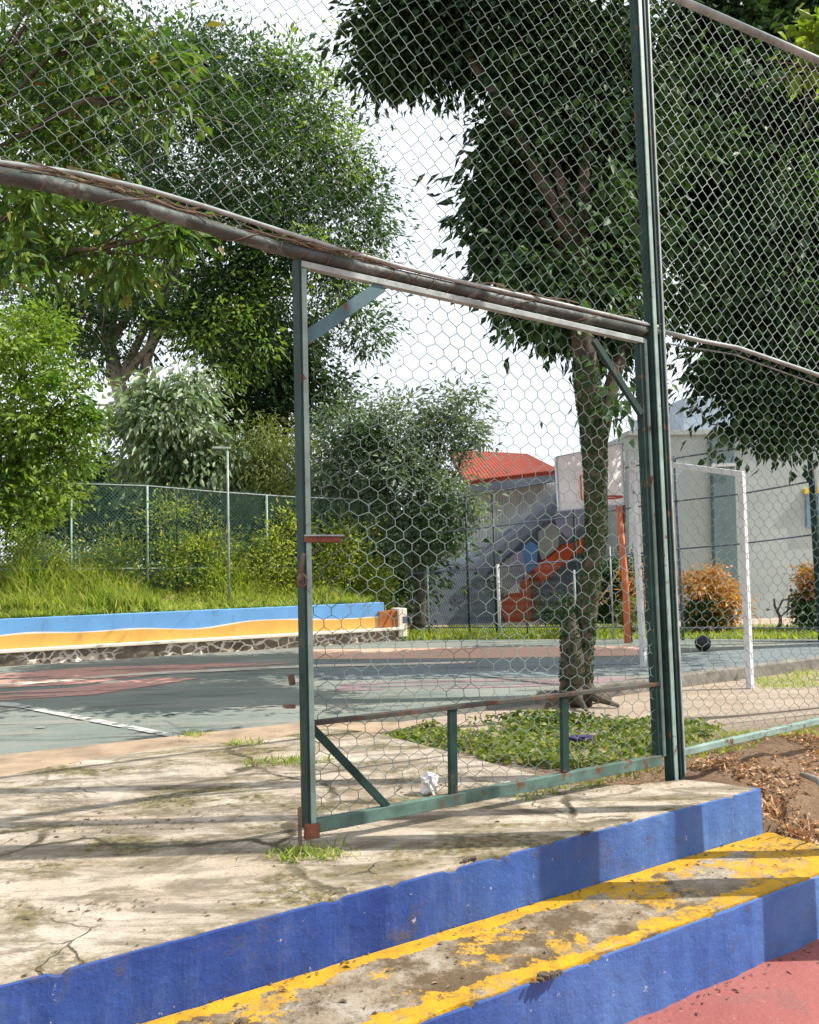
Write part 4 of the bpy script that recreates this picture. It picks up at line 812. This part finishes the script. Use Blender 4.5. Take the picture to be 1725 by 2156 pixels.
# ------------------------------------------------------------------ grass, weeds, litter (masses nobody could count)
def blades(P, H, Wd, lean=.35):
    n = len(P); a = rng.random(n)*2*math.pi; sd_ = np.stack([np.cos(a), np.sin(a), np.zeros(n)], 1); ln = rng.normal(size=(n, 3))*lean; ln[:, 2] = 0
    H = H[:, None]; w = Wd[:, None]; m = P+np.array([0, 0, .55])*H+ln*H*.35; t = P+np.array([0, 0, 1.])*H*.92+ln*H
    V = np.stack([P-sd_*w, P+sd_*w, m+sd_*w*.8, m-sd_*w*.8, t], 1).reshape(-1, 3); i = np.arange(n)*5
    F = np.concatenate([np.stack([i, i+1, i+2], 1), np.stack([i, i+2, i+3], 1), np.stack([i+3, i+2, i+4], 1)]); return V, F
# bank grass behind the mural wall
n = 42000; u = rng.random(n)*(WL+3.4)-3.2; v = .36+rng.random(n)**1.5*5.5
P = W0+WD*u[:, None]+WN*v[:, None]; P[:, 2] = terrain(P[:, 0], P[:, 1])
hm = .20+.22*np.sin(u*1.7)*np.sin(v*1.1+u*.6)+.22*rng.random(n)+.14*np.sin(u*4.3+1); hm = np.clip(hm, .12, 1.1)*(.6+1.0*smooth(.6, 1.3, v)*(.5+.5*np.sin(u*2.3))); keep = u < WL-.1
V, F = blades(P[keep], hm[keep], .007+.008*rng.random(keep.sum())); V1, F1 = V, F
fast_mesh('bank_grass', V1, F1, LF['grass'], kind='stuff', label='tall unmown yellow-green grass and weeds on the bank', cat='grass')
# weeds with broad leaves on the bank
bl_ = []
for x, y, r in ((60, 1150, 50), (350, 1080, 40), (560, 1180, 60), (700, 1180, 70), (780, 1220, 55), (740, 1240, 60), (350, 1160, 50), (330, 1210, 40), (250, 1240, 35), (160, 1190, 60), (650, 1240, 60), (800, 1260, 40), (60, 1200, 70), (200, 1225, 60), (420, 1190, 70), (480, 1225, 50), (120, 1225, 60), (540, 1230, 50), (440, 1140, 60), (250, 1170, 60), (20, 1240, 50), (380, 1240, 45), (600, 1130, 60), (720, 1130, 50)): bl_.append(blob(x, y, r, 12.0+(x/800)*1.5))
V, F = cloud(bl_, 26000, .075, .028, sig=.16, up=.3, shell=.1, droop=-.1); fast_mesh('bank_weeds', V, F, LF['grass'], kind='stuff', label='leafy weeds climbing through the bank fence', cat='weeds')
# far grass strip beyond the court
n = 14000; a = rng.random(n); x = 845+a*1050; yb = rng.random(n); P = np.array([gz(xx, 1346-3*b_, Zc) for xx, b_ in zip(x, yb)]); P[:, 1] += yb*1.6; P[:, 2] = Zc-.03
V, F = blades(P, .07+.09*rng.random(n), .008+.006*rng.random(n)); fast_mesh('grass_strip', V, F, LF['grass'], kind='stuff', label='short sunlit grass strip beyond the court', cat='grass')
MB().add([gz(-0+x_, y_, Zc+.0-.0)*np.array([1, 1, 0])+np.array([0, 0, z_]) for x_, y_, z_ in ((840, 1352, Zc-.06), (1900, 1350, Zc-.06), (1900, 1326, Zc-.02), (840, 1330, Zc-.02))], [(3, 2, 1, 0)]).build('grass_verge', m_plain('verge', (.13, .18, .04), .4, 3, .95), kind='structure')
# low weeds behind the gate and right of it
from math import sqrt
def in_poly(px, py, poly):
    c = np.zeros(len(px), bool); j = len(poly)-1
    for i in range(len(poly)):
        xi, yi = poly[i]; xj, yj = poly[j]; k = ((yi > py) != (yj > py)) & (px < (xj-xi)*(py-yi)/(yj-yi+1e-9)+xi); c ^= k; j = i
    return c
def scatter(poly, z, n):
    g = np.array([gz(x, y, z) for x, y in poly]); lo = g.min(0); hi = g.max(0); m = n*4; P = lo+(hi-lo)*rng.random((m, 3)); k = in_poly(P[:, 0], P[:, 1], [(p[0], p[1]) for p in g]); P = P[k][:n]
    return P
pa = [(775, 1512), (950, 1490), (1150, 1470), (1385, 1490), (1545, 1530), (1500, 1560), (1400, 1600), (1330, 1632), (1200, 1636), (1080, 1600), (930, 1560)]
P = scatter(pa, -.06, 9000); f = np.sin(P[:, 0]*5.3+P[:, 1]*2)*np.sin(P[:, 1]*4.1-P[:, 0]*1.7)+rng.normal(size=len(P))*.5; P = P[f > -.1]; P[:, 2] = terrain(P[:, 0], P[:, 1])
nn = len(P); C = P+np.stack([np.zeros(nn), np.zeros(nn), rng.random(nn)*.07], 1); V, F = leaf_cards(C, .035+.035*rng.random(nn), .02+.015*rng.random(nn), unit(rng.normal(size=(nn, 3))*np.array([1, 1, .5])), unit(rng.normal(size=(nn, 3))*.5+np.array([.1, 0, 1.])))
fast_mesh('weed_patch', V, F, LF['weed'], kind='stuff', label='low creeping green weeds around the tree foot', cat='weeds')
wt = []
for k in range(46):
    u_w = rng.random()*WL*1.0-.2; m_ = int(10+30*rng.random()); wt.append(W0+WD*(u_w+rng.normal(size=(m_, 1))*.08)+WN*(.17+.05*rng.random((m_, 1)))+np.array([0, 0, ztop_w-Zc])*np.ones((m_, 1)))
wt = np.vstack(wt); V, F = blades(wt, .04+.12*rng.random(len(wt)), .004+.004*rng.random(len(wt)), 1.1); fast_mesh('edge_weeds', V, F, LF['grass'], kind='stuff', label='ragged weeds leaning over the top of the mural wall', cat='weeds')
P = np.vstack([scatter([(1430, 1590), (1725, 1522), (1725, 1560), (1560, 1600), (1440, 1612)], -.07, 900), scatter([(1590, 1432), (1725, 1405), (1725, 1448), (1600, 1452)], Zs, 900), scatter([(1050, 1660), (1385, 1612), (1395, 1632), (1100, 1690)], 0, 260), gz(650, 1802, 0)+rng.normal(size=(170, 3))*np.array([.07, .035, 0]),
               gz(610, 1606, 0)+rng.normal(size=(170, 3))*np.array([.13, .05, 0]), gz(408, 1550, 0)+rng.normal(size=(50, 3))*np.array([.05, .03, 0]), gz(508, 1567, 0)+rng.normal(size=(70, 3))*np.array([.06, .03, 0])])
P[:, 2] = np.where(P[:, 2] >= -.021, .0, terrain(P[:, 0], P[:, 1])); V, F = blades(P, .012+.032*rng.random(len(P)), .002+.003*rng.random(len(P)), .9)
fast_mesh('tuft_grass', V, F, LF['grass'], kind='stuff', label='sparse grass tufts in cracks and along the fence foot', cat='grass')
# dry leaves and bark litter right of the steps
P = scatter([(1440, 1640), (1500, 1615), (1725, 1570), (1900, 1560), (2100, 1760), (1725, 1790), (1600, 1756), (1600, 1665)], -.1, 5200); P = P[(np.sin(P[:, 0]*6+P[:, 1]*3)+np.sin(P[:, 1]*9-P[:, 0]*2)*.6+rng.normal(size=len(P))*.5) > -.1]; P[:, 2] = terrain(P[:, 0], P[:, 1])+.006+.015*rng.random(len(P)); nn = len(P)
V, F = leaf_cards(P, .012+.04*rng.random(nn)**2, .008+.014*rng.random(nn), unit(rng.normal(size=(nn, 3))*np.array([1, 1, .35])), unit(rng.normal(size=(nn, 3))*.6+np.array([0, 0, 1.])))
fast_mesh('leaf_litter', V, F, LF['litter'], kind='stuff', label='red-brown dry leaves and bark chips right of the steps', cat='leaf litter')
P = scatter([(1600, 1700), (1660, 1695), (1725, 1705), (1725, 1790), (1650, 1770), (1600, 1755)], -.15, 420); P = P[(np.sin(P[:, 0]*19)*np.sin(P[:, 1]*23)) > .1]; P[:, 2] = terrain(P[:, 0], P[:, 1])
V, F = blades(P, .03+.06*rng.random(len(P)), .003+.003*rng.random(len(P)), .8); fast_mesh('dead_grass', V, F, LF['litter'], kind='stuff', label='dead straw-coloured grass clumps beside the step end', cat='grass')
# small litter on the tread
# crumpled plastic cup, cloth scrap, stick
def crumple(name, c, r, mat, lab, cat, sq=(1, 1, 1), sub=3, amp=.35):
    bm = bmesh.new(); bmesh.ops.create_icosphere(bm, subdivisions=sub, radius=r)
    for v in bm.verts:
        d = v.co.normalized(); k = math.sin(d.x*5+d.y*3)*math.sin(d.z*6+d.x*2); v.co *= 1+amp*k; v.co.x *= sq[0]; v.co.y *= sq[1]; v.co.z *= sq[2]
    me = bpy.data.meshes.new(name); bm.to_mesh(me); me.materials.append(mat); o = bpy.data.objects.new(name, me); SC.collection.objects.link(o); o.location = [c[0], c[1], c[2]+r*sq[2]*.85]; tag(o, lab, cat)
c = gz(905, 1672, 0); crumple('plastic_bag', c, .045, m_plain('bag', (.62, .60, .60), .1, 20, .3), 'crumpled whitish plastic bag behind the gate bottom rail', 'plastic bag', (.8, .8, 1.1), amp=.3)
c = gz(915, 1676, 0); crumple('paper_scrap', c+np.array([.02, -.03, 0]), .014, MT['rust'], 'small rust-red scrap lying against the whitish plastic bag', 'scrap', (1, 1, .6))
c = gz(1222, 1560, -.06); crumple('cloth_scrap', c, .05, m_plain('dark_cloth', (.05, .04, .11), .3, 20, .9), 'dark purple rag lying in the weeds behind the gate', 'rag', (1.5, .8, .35))
n = 240; uu = -rng.random(n)*2.6; vv = -TW*(rng.random(n)**2.2)*.9; P = PE+SD*uu[:, None]+SN*vv[:, None]; P[:, 2] = -.181
n2 = 90; uu = -rng.random(n2)*3.0; vv = rng.random(n2)**1.5*1.6; P2 = PE+SD*uu[:, None]+SN*vv[:, None]; P2[:, 2] = .003
cl = [gz(x, y, 0)+rng.normal(size=(m_, 3))*np.array([a_, b_, 0])+np.array([0, 0, .003]) for x, y, m_, a_, b_ in ((190, 1915, 30, .12, .04), (240, 1740, 70, .15, .10), (1180, 1660, 60, .2, .05), (430, 1700, 40, .1, .1))]
n3 = 90; uu = -rng.random(n3)*2.2; P3 = PE+SD*uu[:, None]+SN*(-TW-.03-.10*rng.random(n3)**2)[:, None]; P3[:, 2] = -.402
P = np.vstack([P, P2]+cl+[P3]); nn = len(P); V, F = leaf_cards(P, .006+.022*rng.random(nn)**2, .004+.009*rng.random(nn), unit(rng.normal(size=(nn, 3))*np.array([1, 1, .1])), unit(rng.normal(size=(nn, 3))*.35+np.array([0, 0, 1.])))
fast_mesh('step_debris', V, F, LF['crumb'], kind='stuff', label='crumbs of dry leaf and dirt scattered on the steps and slab', cat='debris')
c0 = gz(1690, 1645, -.06); c1 = gz(1760, 1690, -.06); mb = MB(); mb.tube([c0+np.array([0, 0, .03]), (c0+c1)/2+np.array([0, 0, .05]), c1+np.array([0, 0, .02])], [.012, .016, .018], 8); mb.build('fallen_branch', MT['pale_bark'], smooth=True, label='pale fallen branch on the leaf litter at the right edge', cat='branch')
print('objects', len(bpy.data.objects))
